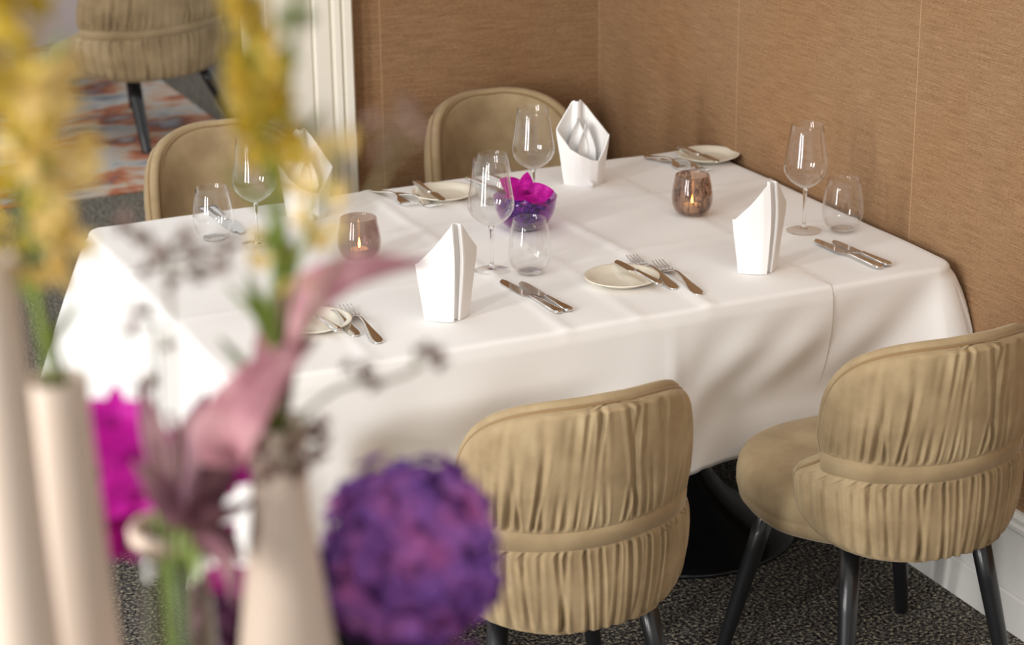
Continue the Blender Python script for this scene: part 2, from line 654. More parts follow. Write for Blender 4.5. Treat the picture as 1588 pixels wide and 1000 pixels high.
for pxx in (1.42, 2.245):
    prof = [(0.285, 0.0), (0.287, 0.006), (0.283, 0.011), (0.255, 0.022), (0.21, 0.038), (0.165, 0.062), (0.122, 0.095), (0.090, 0.135), (0.066, 0.18), (0.050, 0.235), (0.041, 0.29), (0.037, 0.35), (0.037, 0.60),
            (0.058, 0.66), (0.12, 0.70), (0.20, 0.715), (0.20, 0.7195)]
    MB().lathe(prof, 64, (pxx, 4.0, 0)).build('pedestal', MAT['black'], tb)

CHAIR_F = ((1.520, 3.215), (2.245, 3.180))
CHAIR_B = ((1.498, 4.862), (2.262, 4.862))


def cloth_top_z(x, y):
    z = 0.7535
    # pressed fold lines and soft ripples
    for c, a, w in ((1.30, 0.0030, 0.012), (1.70, 0.0036, 0.012), (2.02, 0.0042, 0.013), (1.86, 0.0022, 0.014)):
        t = (x - c - 0.006 * math.sin(y * 7)) / w
        z += a * math.exp(-t * t)
    for c, a, w in ((3.86, 0.0026, 0.011), (4.22, 0.0032, 0.012)):
        t = (y - c - 0.005 * math.sin(x * 6)) / w
        z += a * math.exp(-t * t)
    z += 0.0011 * math.sin(x * 23 + 3 * y) * math.sin(y * 17 - 4 * x)
    # the overlapping second cloth ends at x = 2.305
    z += 0.0022 * (1 - smooth01(2.3035, 2.3065, x))
    return z


def build_cloth():
    rc = 0.03
    RF = 0.050      # the corner by the wall hangs rounder
    corners = [(TX1 - RF, TY0 + RF, -PI / 2, RF), (TX1 - rc, TY1 - rc, 0, rc), (TX0 + rc, TY1 - rc, PI / 2, rc), (TX0 + rc, TY0 + rc, PI, rc)]
    per = []  # x, y, nx, ny

    def side(p, q, nx, ny, extra=()):
        L = math.hypot(q[0] - p[0], q[1] - p[1])
        ts = set(round(i / max(1, int(L / 0.012)), 5) for i in range(int(L / 0.012) + 1))
        for e in extra:
            ts.add(round(e, 5))
        for t in sorted(ts):
            per.append((p[0] + (q[0] - p[0]) * t, p[1] + (q[1] - p[1]) * t, nx, ny))

    fx0, fx1 = TX0 + rc, TX1 - rc
    fr1 = TX1 - RF
    seam_x = (2.3025, 2.3035, 2.3045, 2.3055, 2.3065, 2.3075)
    side((fx0, TY0), (fr1, TY0), 0, -1, [(s - fx0) / (fr1 - fx0) for s in seam_x])
    ex = [(s - fx0) / (fx1 - fx0) for s in seam_x]
    for ci, (cx, cy, a0, rc_) in enumerate(corners):
        m_ = 72 if ci == 0 else 26
        for k in range(1, m_):
            a = a0 + PI / 2 * k / m_
            per.append((cx + rc_ * math.cos(a), cy + rc_ * math.sin(a), math.cos(a), math.sin(a)))
        if ci == 0:
            side((TX1, TY0 + RF), (TX1, TY1 - rc), 1, 0)
        elif ci == 1:
            side((fx1, TY1), (fx0, TY1), 0, 1, [1 - e for e in ex])
        elif ci == 2:
            side((TX0, TY1 - rc), (TX0, TY0 + rc), -1, 0)
    N = len(per)
    pos = [0.0]
    for i in range(1, N):
        pos.append(pos[-1] + math.hypot(per[i][0] - per[i - 1][0], per[i][1] - per[i - 1][1]))
    total = pos[-1] + math.hypot(per[0][0] - per[-1][0], per[0][1] - per[-1][1])
    # arc positions of the four corner middles
    cpos = []
    for (cx, cy, a0, rc_) in corners:
        a = a0 + PI / 4
        best = min(range(N), key=lambda i: (per[i][0] - cx - rc_ * math.cos(a)) ** 2 + (per[i][1] - cy - rc_ * math.sin(a)) ** 2)
        cpos.append(pos[best])
    V = []
    rings = []
    midy = (TY0 + TY1) / 2
    hy = (TY1 - TY0) / 2
    tvals = [i / 40 for i in range(40)] + [0.985]
    for t in tvals:
        ring = []
        for (x, y, nx, ny) in per:
            cxm = min(max(x, TX0 + hy), TX1 - hy)
            X = cxm + (x - cxm) * t
            Y = midy + (y - midy) * t
            ring.append((X, Y, cloth_top_z(X, Y)))
        rings.append(ring)
    re = 0.013
    for k in range(1, 7):
        a = PI / 2 * k / 6
        ring = []
        for (x, y, nx, ny) in per:
            o = re * math.sin(a)
            ring.append((x + nx * o, y + ny * o, cloth_top_z(x, y) - re * (1 - math.cos(a))))
        rings.append(ring)
    rows = 34
    base_drop = 0.358
    for k in range(1, rows + 1):
        t = k / rows
        ring = []
        for i, (x, y, nx, ny) in enumerate(per):
            s = pos[i]
            g = gd = 0.0
            dc = 9.0
            ci = 0
            for c_i, c in enumerate(cpos):
                d = abs(s - c)
                d = min(d, total - d)
                if d < dc:
                    dc, ci = d, c_i
            sig = 0.035 + 0.15 * t
            g = math.exp(-(dc / sig) ** 2)
            gd = math.exp(-(dc / 0.16) ** 2)
            drop = base_drop + (0.095, 0.095, 0.095, 0.03)[ci] * gd + 0.006 * math.sin(s * 5.1)
            out = re + 0.002
            fl = (0.150, 0.03, 0.16, 0.09)[ci]
            out += fl * g * t ** (0.78 if ci == 0 else 0.85)
            # folds running down from the corner
            wide = math.exp(-(dc / (0.10 + 0.35 * t)) ** 2)
            out += 0.014 * wide * t * math.cos((dc / (0.06 + 0.10 * t)) * 2 * PI * 0.55) * (0.4 if ci == 1 else 1)
            # loose ripples along the sides
            amp = 0.007 * t * (1 - g)
            ph = s + 0.10 * t * math.sin(s * 2.3)
            out += amp * (math.sin(ph * 17.3) + 0.6 * math.sin(ph * 29 + 1.1) + 0.6)
            if ny < -0.7:      # slanting drag folds towards the wall corner
                env = smooth01(1.85, 2.15, x) * smooth01(-2.62, -2.50, -x)
                out += env * 0.0066 * min(1.0, t * 2.2) * math.sin(2 * PI * (s + 0.85 * drop * t) / 0.155 + 0.8)
                out += 0.004 * min(1.0, t * 3) * (1 - env) * math.exp(-((x - 1.93) / 0.013) ** 2)
            if ci == 0:      # tuck beside the rounded corner
                out -= 0.030 * min(1.0, max(0.0, (t - 0.08) * 4)) * math.exp(-((s - cpos[0] + 0.010) / 0.0021) ** 2)
            out += 0.0022 * (1 - smooth01(2.3035, 2.3065, x)) * (1 if abs(ny) > 0.7 else 0)
            X, Y = x + nx * out, y + ny * out
            Z = cloth_top_z(x, y) - re - drop * t
            # pressed back by the seats pushed in below it
            for (cx, cy), sg in [(c, 1) for c in CHAIR_F] + [(c, -1) for c in CHAIR_B]:
                if sg * ny < -0.6:
                    wv = math.exp(-((x - cx) / 0.21) ** 4) * smooth01(0.66, 0.50, Z) if Z < 0.66 else 0
                    lim = cy + sg * 0.325
                    want = max(0.0, (lim - Y) * sg)
                    Y += sg * want * min(1.0, math.exp(-((x - cx) / 0.24) ** 6) * smooth01(-0.66, -0.49, -Z))
            if X > WX - 0.004:
                X = WX - 0.004
            ring.append((X, Y, Z))
        rings.append(ring)
    # turned hem: fold under with a little thickness
    ring = [(x - per[i][2] * 0.003, y - per[i][3] * 0.003, z + 0.001) for i, (x, y, z) in enumerate(rings[-1])]
    rings.append(ring)
    ring = [(x - per[i][2] * 0.003, y - per[i][3] * 0.003, z + 0.016) for i, (x, y, z) in enumerate(rings[-2])]
    rings.append(ring)
    F = []
    for r in rings:
        V += r
    for a in range(len(rings) - 1):
        for i in range(N):
            j = (i + 1) % N
            F.append((a * N + i, a * N + j, (a + 1) * N + j, (a + 1) * N + i))
    o = mesh_obj('tablecloth', V, F, MAT['cloth'])
    tag(o, 'long white linen tablecloth draped over the dining table', 'tablecloth')
    return o


build_cloth()
TOP = 0.7565


# ------------------------------------------------------------------ chairs
def shell_half_width(z):
    """half width (arc length) of the wrap-round back at height z"""
    zt, zb = 0.838, 0.362
    if z > 0.60:
        q = min(1.0, (z - 0.60) / (zt - 0.60))
        w = 0.268 * max(0.0, 1 - q ** 3.0) ** (1 / 2.7)
    elif z > 0.545:
        q = (0.60 - z) / 0.055
        w = 0.268 - 0.016 * q * q
    elif z > 0.49:
        q = smooth01(0.545, 0.49, z) if False else smooth01(0, 1, (0.545 - z) / 0.055)
        w = 0.252 + 0.062 * q
    else:
        q = min(1.0, (0.49 - z) / (0.49 - zb))
        w = 0.314 * max(0.0, 1 - q ** 2.6) ** (1 / 2.6)
    return w


def build_chair(label):
    t = thing('dining_chair', label, 'chair', (0, 0, 0), 0, 'beige velvet chairs at the table')
    rnd = random.Random(11)
    R0 = 0.212
    # pleats
    def folds(n, span):
        xs, s = [], -span
        while s < span:
            s += rnd.uniform(0.012, 0.032)
            xs.append((s, rnd.uniform(0.4, 1.0), rnd.uniform(0.0020, 0.0042), rnd.uniform(-0.16, 0.16), rnd.random()))
        return xs
    up, lo = folds(0, 0.30), folds(0, 0.34)

    def pleat(s, z):
        d = 0.0
        if z > 0.562:
            a = z - 0.562
            b = 0.838 - z
            for (c, am, sg, sl, kind) in up:
                cc = c * (1 + 0.10 * (z - 0.56)) + sl * a * 0.55
                x = (s - cc) / (sg * (1 + 3 * a))
                if abs(x) > 3.2:
                    continue
                low = math.exp(-(a / (0.05 + 0.10 * kind)) ** 2)
                top = math.exp(-(b / (0.03 + 0.09 * (1 - kind))) ** 2) * (0.75 if kind < 0.7 else 0.0)
                thru = 0.5 if kind > 0.88 else 0.0
                k = am * max(low, top, thru)
                d -= 0.0100 * k * (math.exp(-x * x) - 0.35 * math.exp(-((abs(x) - 1.9) / 0.9) ** 2))
        elif z < 0.512:
            a = 0.512 - z
            b = z - 0.362
            for (c, am, sg, sl, kind) in lo:
                cc = c * (1 - 0.25 * a) + sl * a * 0.4
                x = (s - cc) / (sg * (1 + 2.2 * a))
                if abs(x) > 3.2:
                    continue
                low = math.exp(-(a / (0.04 + 0.06 * kind)) ** 2)
                bot = math.exp(-(b / (0.035 + 0.05 * (1 - kind))) ** 2)
                thru = 0.7 if kind > 0.45 else 0.25
                k = am * max(low, bot, thru)
                d -= 0.0100 * k * (math.exp(-x * x) - 0.35 * math.exp(-((abs(x) - 1.9) / 0.9) ** 2))
        return d

    def place(s, z, rad):
        # plan: slightly squashed circle, upper part leaning back
        ph = s / 0.235
        lean = -0.115 * max(0.0, z - 0.50)
        if z > 0.538:
            zw = 0.574 + (z - 0.538) * (0.820 - 0.574) / (0.8375 - 0.538)
        else:
            zw = 0.574 + (z - 0.538) * (0.574 - 0.383) / (0.538 - 0.3625)
        return (rad * 1.02 * math.sin(ph), -rad * math.cos(ph) + lean, zw)

    def bulge(z):
        if z > 0.538:
            q = (z - 0.538) / 0.30
            return 0.62 + 0.38 * math.sin(PI * min(1.0, q ** 0.62)) ** 0.7
        q = (0.538 - z) / 0.176
        return 0.62 + 0.38 * math.sin(PI * min(1.0, q ** 0.75)) ** 0.7

    nz, nu = 110, 300
    zs = []
    for i in range(nz + 1):
        a = i / nz
        zs.append(0.3625 + (0.8375 - 0.3625) * (0.5 - 0.5 * math.cos(PI * a)) * 0.55 + (0.8375 - 0.3625) * a * 0.45)
    V, F = [], []
    for z in zs:
        w = shell_half_width(z)
        for j in range(nu + 1):
            u = 2 * j / nu - 1
            s = u * w
            edge = (1 - min(1.0, abs(u)) ** 6)
            th = 0.020 + 0.040 * bulge(z) * max(0.0, edge) ** 0.5 * min(1.0, w / 0.12)
            th += pleat(s, z) * edge
            V.append(place(s, z, R0 + th))
    for i in range(nz):
        for j in range(nu):
            a = i * (nu + 1) + j
            F.append((a, a + 1, a + nu + 2, a + nu + 1))
    mesh_obj('backrest', V, F, MAT['velvet'], t)
    # smooth lining on the inner side
    V, F = [], []
    nz2, nu2 = 40, 48
    for i in range(nz2 + 1):
        a = i / nz2
        z = 0.3625 + (0.8375 - 0.3625) * (0.5 - 0.5 * math.cos(PI * a))
        w = shell_half_width(z)
        for j in range(nu2 + 1):
            u = 2 * j / nu2 - 1
            edge = max(0.0, 1 - abs(u) ** 4) * math.sin(PI * min(1, max(0, a))) ** 0.5
            V.append(place(u * w, z, R0 + 0.004 - 0.016 * edge ** 0.7))
    for i in range(nz2):
        for j in range(nu2):
            a = i * (nu2 + 1) + j
            F.append((a, a + 1, a + nu2 + 2, a + nu2 + 1))
    mesh_obj('lining', V, F, MAT['velvet'], t)

    def outline(rad, inset=0.0):
        pts = []
        zz = [0.3625 + 0.475 * (0.5 - 0.5 * math.cos(PI * i / 60)) for i in range(61)]
        for z in zz:
            pts.append(place(max(0.0, shell_half_width(z) - inset), z, rad))
        for z in zz[-2:0:-1]:
            pts.append(place(-max(0.0, shell_half_width(z) - inset), z, rad))
        return pts
    MB().tube(outline(R0 + 0.012), 0.0125, 10, closed=True).build('edge_roll', MAT['velvet'], t)
    pp = MB()
    pp.tube(outline(R0 + 0.026, 0.003), 0.0042, 8, closed=True)
    inner = outline(R0 + 0.000, 0.010)
    pp.tube(inner, 0.0036, 8, closed=True)
    pp.build('piping', MAT['piping'], t)
    # belt round the waist
    V, F = [], []
    prof = [(-0.020, -0.008), (-0.0215, 0.004), (-0.0195, 0.0070), (0.0, 0.0078), (0.0195, 0.0070), (0.0215, 0.004), (0.020, -0.008)]
    nb = 70
    for j in range(nb + 1):
        u = 2 * j / nb - 1
        s = u * 0.257
        for (dz, dr) in prof:
            z = 0.538 + dz + 0.004 * math.sin(u * 5)
            edge = max(0.0, 1 - abs(u) ** 8)
            V.append(place(s, z, R0 + 0.0215 + 0.0265 * edge ** 0.5 + dr))
    m = len(prof)
    for j in range(nb):
        for k in range(m - 1):
            a = j * m + k
            F.append((a, a + 1, a + m + 1, a + m))
    F.append(tuple(range(m)))
    F.append(tuple(nb * m + k for k in range(m)))
    mesh_obj('belt', V, F, MAT['velvet'], t)
    # seat cushion
    def seat_ring(r, z, seg=72):
        out = []
        for k in range(seg):
            a = 2 * PI * k / seg
            ca, sa = math.cos(a), math.sin(a)
            e = 2.25
            x = abs(ca) ** (2 / e) * (1 if ca > 0 else -1)
            y = abs(sa) ** (2 / e) * (1 if sa > 0 else -1)
            hw = 0.243 if y > -0.25 else 0.243 - 0.05 * ((-y - 0.25) / 0.75)
            out.append((x * hw * r, 0.062 + y * 0.243 * r, z))
        return out
    prof = [(0.80, 0.368), (0.93, 0.372), (0.975, 0.386), (0.992, 0.404), (0.990, 0.4075), (1.0, 0.411), (1.0, 0.432), (0.985, 0.452), (0.95, 0.467), (0.88, 0.476), (0.7, 0.482), (0.45, 0.485), (0.2, 0.486), (0.02, 0.486)]
    V, F = [], []
    for r, z in prof:
        V += seat_ring(r, z)
    n = 72
    for i in range(len(prof) - 1):
        for k in range(n):
            k2 = (k + 1) % n
            F.append((i * n + k, i * n + k2, (i + 1) * n + k2, (i + 1) * n + k))
    F.append(tuple(range(n - 1, -1, -1)))
    F.append(tuple((len(prof) - 1) * n + k for k in range(n)))
    mesh_obj('seat', V, F, MAT['velvet'], t)
    for sx in (-1, 1):
        for (tp, ft) in (((0.150, 0.150), (0.228, 0.217)), ((0.145, -0.120), (0.200, -0.205))):
            a = Vector((sx * tp[0], tp[1], 0.392))
            b = Vector((sx * ft[0], ft[1], 0.0))
            pts = [a, a.lerp(b, 0.35), a.lerp(b, 0.7), a.lerp(b, 0.985), b]
            rr = [0.0205, 0.0190, 0.0165, 0.0140, 0.0130]
            mb = MB().tube(pts, rr, 20)
            mb.v = [(x, y, max(z, 0.0)) for x, y, z in mb.v]
            mb.build('leg', MAT['leg'], t)
    return t


chair = build_chair('beige velvet chair with pleated back, nearest the camera, behind the purple hydrangea')
chair.location = (CHAIR_F[0][0], CHAIR_F[0][1], 0)
G = 'beige velvet chairs at the table'
dup(chair, (CHAIR_F[1][0], CHAIR_F[1][1], 0), 0.0, 'beige velvet chair with belted pleated back and round seat, beside the skirting board', G)
dup(chair, (CHAIR_B[0][0], CHAIR_B[0][1], 0), PI, 'beige velvet chair facing us in front of the white door casing', G)
dup(chair, (CHAIR_B[1][0], CHAIR_B[1][1], 0), PI, 'beige velvet chair facing us in the corner before the brown wall', G)
far = dup(chair, (2.12, 8.36, 0.0), math.radians(14), 'taupe pleated chair standing on the patterned carpet beyond the opening', G)
far.scale = (1.42, 1.30, 1.0)
for ch in far.children:      # a lower, wider lounge version of the same chair
    if ch.name.startswith('leg'):
        ch.scale = (1, 1, 0.72)
        ch.rotation_euler.z = math.radians(22)
    elif ch.name.startswith('seat'):
        ch.location = (0, -0.03, -0.105)
        ch.scale = (0.93, 0.88, 1)
    else:
        ch.location.z = -0.105
far.location.z = 0.0072


# ------------------------------------------------------------------ glassware
def wine_profile():
    outer = [(0.006, 0.098), (0.012, 0.101), (0.022, 0.107), (0.034, 0.116), (0.043, 0.126), (0.0485, 0.138), (0.0495, 0.147), (0.0485, 0.158), (0.046, 0.172), (0.0425, 0.192), (0.039, 0.215), (0.0355, 0.2438)]
    return outer


def build_wine(label):
    t = thing('wine_glass', label, 'wine glass', (0, 0, 0), 0, 'stemmed wine glasses on the white tablecloth')
    o = wine_profile()
    th = 0.0011
    prof = [(0.0005, 0.1000)] + [(r, z) for r, z in o] + [(o[-1][0] - th * 0.5, o[-1][1] + 0.0005)] + [(max(0.0005, r - th), z + (0.0018 if i < 3 else 0.0)) for i, (r, z) in reversed(list(enumerate(o)))] + [(0.0005, 0.1035)]
    MB().lathe(prof, 72, cap=False).build('bowl', MAT['glass'], t)
    st = [(0.0065, 0.0985), (0.0052, 0.092), (0.0043, 0.082), (0.0037, 0.065), (0.0035, 0.040), (0.0038, 0.022), (0.0050, 0.012), (0.0075, 0.0075), (0.0105, 0.0058)]
    MB().lathe(st, 28).build('stem', MAT['solid'], t)
    ft = [(0.0115, 0.0055), (0.022, 0.0036), (0.034, 0.0022), (0.0395, 0.0016), (0.0402, 0.0010), (0.0395, 0.0003), (0.03, 0.0002), (0.001, 0.0002)]
    MB().lathe([(0.001, 0.0055)] + ft, 64).build('foot', MAT['glass'], t)
    return t


def build_tumbler(label):
    t = thing('water_tumbler', label, 'tumbler', (0, 0, 0), 0, 'stemless tumblers on the white tablecloth')
    o = [(0.0260, 0.0035), (0.0330, 0.0085), (0.0400, 0.018), (0.0445, 0.031), (0.0460, 0.045), (0.0452, 0.060), (0.0430, 0.078), (0.0395, 0.098), (0.0350, 0.1185)]
    th = 0.0013
    prof = [(0.0005, 0.0035)] + o + [(o[-1][0] - th / 2, 0.119)] + [(max(0.0005, r - th), z + (0.007 if i == 0 else 0.0035 if i == 1 else 0.001 if i == 2 else 0)) for i, (r, z) in reversed(list(enumerate(o)))] + [(0.0005, 0.0095)]
    MB().lathe(prof, 72, cap=False).build('body', MAT['glass'], t)
    MB().lathe([(0.001, 0.0003), (0.021, 0.0003), (0.0245, 0.0012), (0.0262, 0.0034), (0.0240, 0.0062), (0.0150, 0.0085), (0.001, 0.0090)], 56).build('base', MAT['solid'], t)
    return t


def P2(px, py, z=TOP):
    v = onz(px, py, z)
    return (v[0], v[1], z)


w0 = build_wine('wine glass standing beside the tumbler in front of the purple bowl')
w0.location = P2(763, 420)
GW = 'stemmed wine glasses on the white tablecloth'
dup(w0, P2(1246.5, 357.5), 0, 'wine glass closest to the brown right wall', GW)
dup(w0, P2(400, 380), 0, 'wine glass in front of the chair by the white door casing', GW)
zz = onz(826, 167, TOP + 0.2438)
dup(w0, (zz[0], zz[1], TOP), 0, 'wine glass behind the purple bowl, before the corner chair', GW)
t0 = build_tumbler('tumbler standing directly in front of the purple bowl')
t0.location = P2(822, 423)
GT = 'stemless tumblers on the white tablecloth'
dup(t0, P2(1306, 357), 0, 'tumbler closest to the brown right wall, behind the two knives', GT)
dup(t0, P2(333, 370.5), 0, 'tumbler nearest the back left table corner, knives seen through it', GT)
zz = onz(764, 238.5, TOP + 0.1185)
dup(t0, (zz[0], zz[1], TOP), 0, 'tumbler seen through the wine glass near the purple bowl', GT)


# ------------------------------------------------------------------ candle holders
def build_votive(label, mat, loc, lit_h):
    t = thing('candle_holder', label, 'candle holder', loc, 0, 'smoked glass candle holders on the table')
    o = [(0.026, 0.001), (0.034, 0.005), (0.0415, 0.014), (0.0458, 0.026), (0.0475, 0.038), (0.0468, 0.052), (0.0440, 0.070), (0.0405, 0.085), (0.0390, 0.0935)]
    th = 0.003
    prof = [(0.0005, 0.001)] + o + [(0.0380, 0.0948), (0.0368, 0.0937)] + [(max(0.0005, r - th), z + (0.006 if i == 0 else 0.003 if i == 1 else 0)) for i, (r, z) in reversed(list(enumerate(o)))][1:] + [(0.0005, 0.007)]
    MB().lathe(prof, 64, cap=False).build('cup', mat, t)
    c = MB().lathe([(0.0005, 0.0072), (0.0185, 0.0072), (0.0195, 0.009), (0.0195, 0.024), (0.0185, 0.0235), (0.018, 0.021), (0.0005, 0.0205)], 36, cap=False).build('tealight', MAT['wax'], t)
    MB().tube([(0, 0, 0.020), (0.0005, 0, 0.028)], 0.0008, 6).build('wick', MAT['leg'], c)
    MB().lathe([(0.0004, 0.0265), (0.0020, 0.029), (0.0030, 0.033), (0.0026, 0.038), (0.0014, 0.044), (0.0003, 0.049)], 14).build('flame', MAT['flame'], c)
    return t


build_votive('brown smoked glass candle holder with veins and lit tealight', MAT['votive_brown'], P2(1073, 332), 0)
build_votive('mauve smoked glass candle holder half hidden by pink leaves', MAT['votive_mauve'], P2(558, 402), 0)


# ------------------------------------------------------------------ purple bowl with orchid
bl = P2(815, 355)
bw = thing('glass_bowl', 'purple glass bowl filled with violet petals', 'bowl', bl)
o = [(0.030, 0.004), (0.042, 0.009), (0.054, 0.020), (0.063, 0.036), (0.068, 0.052), (0.0705, 0.070), (0.0715, 0.078)]
th = 0.0028
prof = [(0.0005, 0.003)] + o + [(0.0702, 0.0792)] + [(r - th, z + (0.004 if i == 0 else 0.002 if i == 1 else 0)) for i, (r, z) in reversed(list(enumerate(o)))] + [(0.0005, 0.008)]
MB().lathe(prof, 72, cap=False).build('bowl_wall', MAT['bowl'], bw)
MB().lathe([(0.001, 0.0003), (0.028, 0.0003), (0.031, 0.002), (0.0295, 0.0038), (0.001, 0.0036)], 48).build('bowl_foot', MAT['bowl_base'], bw)
rnd = random.Random(3)
mb = MB()
for k in range(150):
    while True:
        x, y, z = rnd.uniform(-1, 1) * 0.064, rnd.uniform(-1, 1) * 0.064, rnd.uniform(0.014, 0.066)
        rr = 0.062 * min(1, (z / 0.07) ** 0.42) - 0.006
        if x * x + y * y < rr * rr:
            break
    s = rnd.uniform(0.005, 0.0085)
    rot = Matrix.Rotation(rnd.uniform(0, PI), 3, 'X') @ Matrix.Rotation(rnd.uniform(0, PI), 3, 'Z')
    mb.ball((x, y, z), s, s * 0.8, s * 0.45, 7, 5, rot)
pb = mb.build('violet_petals', MAT['pebble'])
pb.location = bl
tag(pb, 'violet petals heaped inside the purple glass bowl', 'petals', kind='stuff')


def orchid(name, label, cat, loc, face, upv, size, group=None):
    """one orchid blossom: three sepals, two broad petals and a lip"""
    t = thing(name, label, cat, loc, 0, group) if label else None
    f = Vector(face).normalized()
    u = Vector(upv)
    u = (u - f * u.dot(f)).normalized()
    r = u.cross(f)
    off = Vector((0, 0, 0)) if label else Vector(loc)
    sepal, petal, lip = MB(), MB(), MB()
    for a in (90, 215, 325):
        d = u * math.sin(math.radians(a)) + r * math.cos(math.radians(a)) + f * 0.15
        sepal.petal(off, d, f, size * 0.52, size * 0.30, 0.10, tip=0.75)
    for a in (15, 165):
        d = u * math.sin(math.radians(a)) + r * math.cos(math.radians(a)) + f * 0.12
        petal.petal(off + f * size * 0.01, d, f, size * 0.56, size * 0.52, 0.12, 8, 8, tip=0.85)
    for a in (250, 290, 270):
        d = u * math.sin(math.radians(a)) + r * math.cos(math.radians(a)) + f * 0.9
        lip.petal(off + f * size * 0.02, d, f, size * 0.26, size * 0.14, 0.25)
    lip.ball(off + f * size * 0.06, size * 0.05)
    return t, sepal, petal, lip


oc = (bl[0] - 0.004, bl[1] - 0.008, bl[2] + 0.083)
t, sp, pt, lp = orchid('orchid_blossom', 'magenta orchid blossom lying in the purple glass bowl', 'flower', oc, (0.05, -0.55, 0.85), (0.35, 0.6, 0.5), 0.118)
sp.build('sepals', MAT['magenta'], t)
pt.build('petals', MAT['magenta'], t)
lp.build('lip', MAT['magenta_dark'], t)


# ------------------------------------------------------------------ plates
def build_plate(label):
    prof = [(0.0005, 0.0022), (0.045, 0.0022), (0.050, 0.0008), (0.053, 0.0012), (0.060, 0.0060), (0.074, 0.0118), (0.0786, 0.0138), (0.0795, 0.0149), (0.0783, 0.0156), (0.073, 0.0148), (0.061, 0.0094), (0.053, 0.0052), (0.047, 0.0040), (0.0005, 0.0038)]
    o = MB().lathe(prof, 80, cap=False).build('bread_plate', MAT['china'])
    tag(o, label, 'plate', 'cream bread plates')
    return o


def dup1(o, loc, rz, label):
    c = o.copy()
    COL.objects.link(c)
    c.location = loc
    c.rotation_euler = (0, 0, rz)
    c['label'] = label
    return c


PL = {'fr': P2(964, 437), 'fl': P2(484, 506), 'br': P2(1098, 246.5), 'bl': P2(689, 305)}
pl = build_plate('cream bread plate with two forks beside it, between the two front napkins')
pl.location = PL['fr']
dup1(pl, PL['fl'], 0, 'cream bread plate half hidden behind the pink leaf')
dup1(pl, PL['br'], 0, 'cream bread plate against the brown wall in the far corner of the table')
dup1(pl, PL['bl'], 0, 'cream bread plate at the back edge between the two far chairs')


# ------------------------------------------------------------------ cutlery (local +Y from handle end to tip)
def strip(sections, seg=12, mb=None):
    """sections: (y, half width, half thickness, z) swept with a rounded cross-section"""
    mb = mb or MB()
    vs, fs = [], []
    for (y, w, h, z) in sections:
        for k in range(seg):
            a = 2 * PI * k / seg
            ca, sa = math.cos(a), math.sin(a)
            vs.append((w * 1.22 * abs(ca) ** 0.65 * (1 if ca > 0 else -1), y, z + h * abs(sa) ** 0.45 * (1 if sa > 0 else -1)))
    n = len(sections)
    for i in range(n - 1):
        for k in range(seg):
            k2 = (k + 1) % seg
            fs.append((i * seg + k, i * seg + k2, (i + 1) * seg + k2, (i + 1) * seg + k))
    fs.append(tuple(range(seg - 1, -1, -1)))
    fs.append(tuple((n - 1) * seg + k for k in range(seg)))
    return mb.add(vs, fs)


def fork_mesh():
    mb = MB()
    hd = [(0.0, 0.0030, 0.0012, 0.0030), (0.002, 0.0062, 0.0014, 0.0030), (0.008, 0.0098, 0.0016, 0.0032), (0.020, 0.0108, 0.0016, 0.0042), (0.035, 0.0092, 0.0017, 0.0062), (0.055, 0.0062, 0.0019, 0.0098), (0.078, 0.0036, 0.0021, 0.0136),
          (0.098, 0.0028, 0.0022, 0.0150), (0.112, 0.0030, 0.0021, 0.0138), (0.122, 0.0048, 0.0018, 0.0108), (0.129, 0.0092, 0.0014, 0.0078), (0.136, 0.0120, 0.0012, 0.0055), (0.145, 0.0126, 0.0011, 0.0040), (0.150, 0.0124, 0.0010, 0.0036)]
    strip(hd, 14, mb)
    for k in range(4):
        x = -0.0120 + k * 0.0080
        pts = [(x, 0.148, 0.0036), (x, 0.160, 0.0032), (x * 0.98, 0.175, 0.0042), (x * 0.96, 0.187, 0.0066), (x * 0.95, 0.195, 0.0092)]
        mb.tube(pts, [0.0020, 0.0019, 0.0017, 0.0013, 0.0006], 8)
    return mb


def knife_parts(blade_len, blade_w, handle_len, fat):
    h, b = MB(), MB()
    L = handle_len
    strip([(0.0, 0.0040, 0.0018, 0.0040), (0.0015, 0.0066, 0.0030, 0.0042), (0.006, 0.0084 * fat, 0.0036, 0.0042), (0.016, 0.0088 * fat, 0.0038, 0.0043), (L * 0.45, 0.0070 * fat, 0.0036, 0.0043), (L * 0.8, 0.0054 * fat, 0.0034, 0.0042), (L * 0.96, 0.0050, 0.0034, 0.0042), (L, 0.0046, 0.0030, 0.0042)], 16, h)
    B = blade_len
    # blade: straight back, swelling edge, rounded tip
    out = []
    for i in range(15):
        u = i / 14
        yb = L - 0.001 + B * u
        back = 0.0042 + 0.0012 * math.sin(PI * u)
        w = blade_w * (0.45 + 0.55 * smooth01(0.0, 0.12, u)) * (1 - 0.12 * u)
        if u > 0.8:
            q = (u - 0.8) / 0.2
            w *= math.sqrt(max(0.0004, 1 - q * q))
            back *= math.sqrt(max(0.0004, 1 - q ** 4))
        out.append((yb, back, w - 0.004))
    vs, fs = [], []
    for (yb, bk, ed) in out:
        vs += [(bk * 1.2, yb, 0.0046), (-ed * 1.1, yb, 0.0044), (-ed * 1.1, yb, 0.0032), (bk * 1.2, yb, 0.0030)]
    n = len(out)
    for i in range(n - 1):
        for k in range(4):
            k2 = (k + 1) % 4
            fs.append((i * 4 + k, i * 4 + k2, (i + 1) * 4 + k2, (i + 1) * 4 + k))
    fs.append((3, 2, 1, 0))
    fs.append(tuple((n - 1) * 4 + k for k in range(4)))
    b.add(vs, fs)
    return h, b


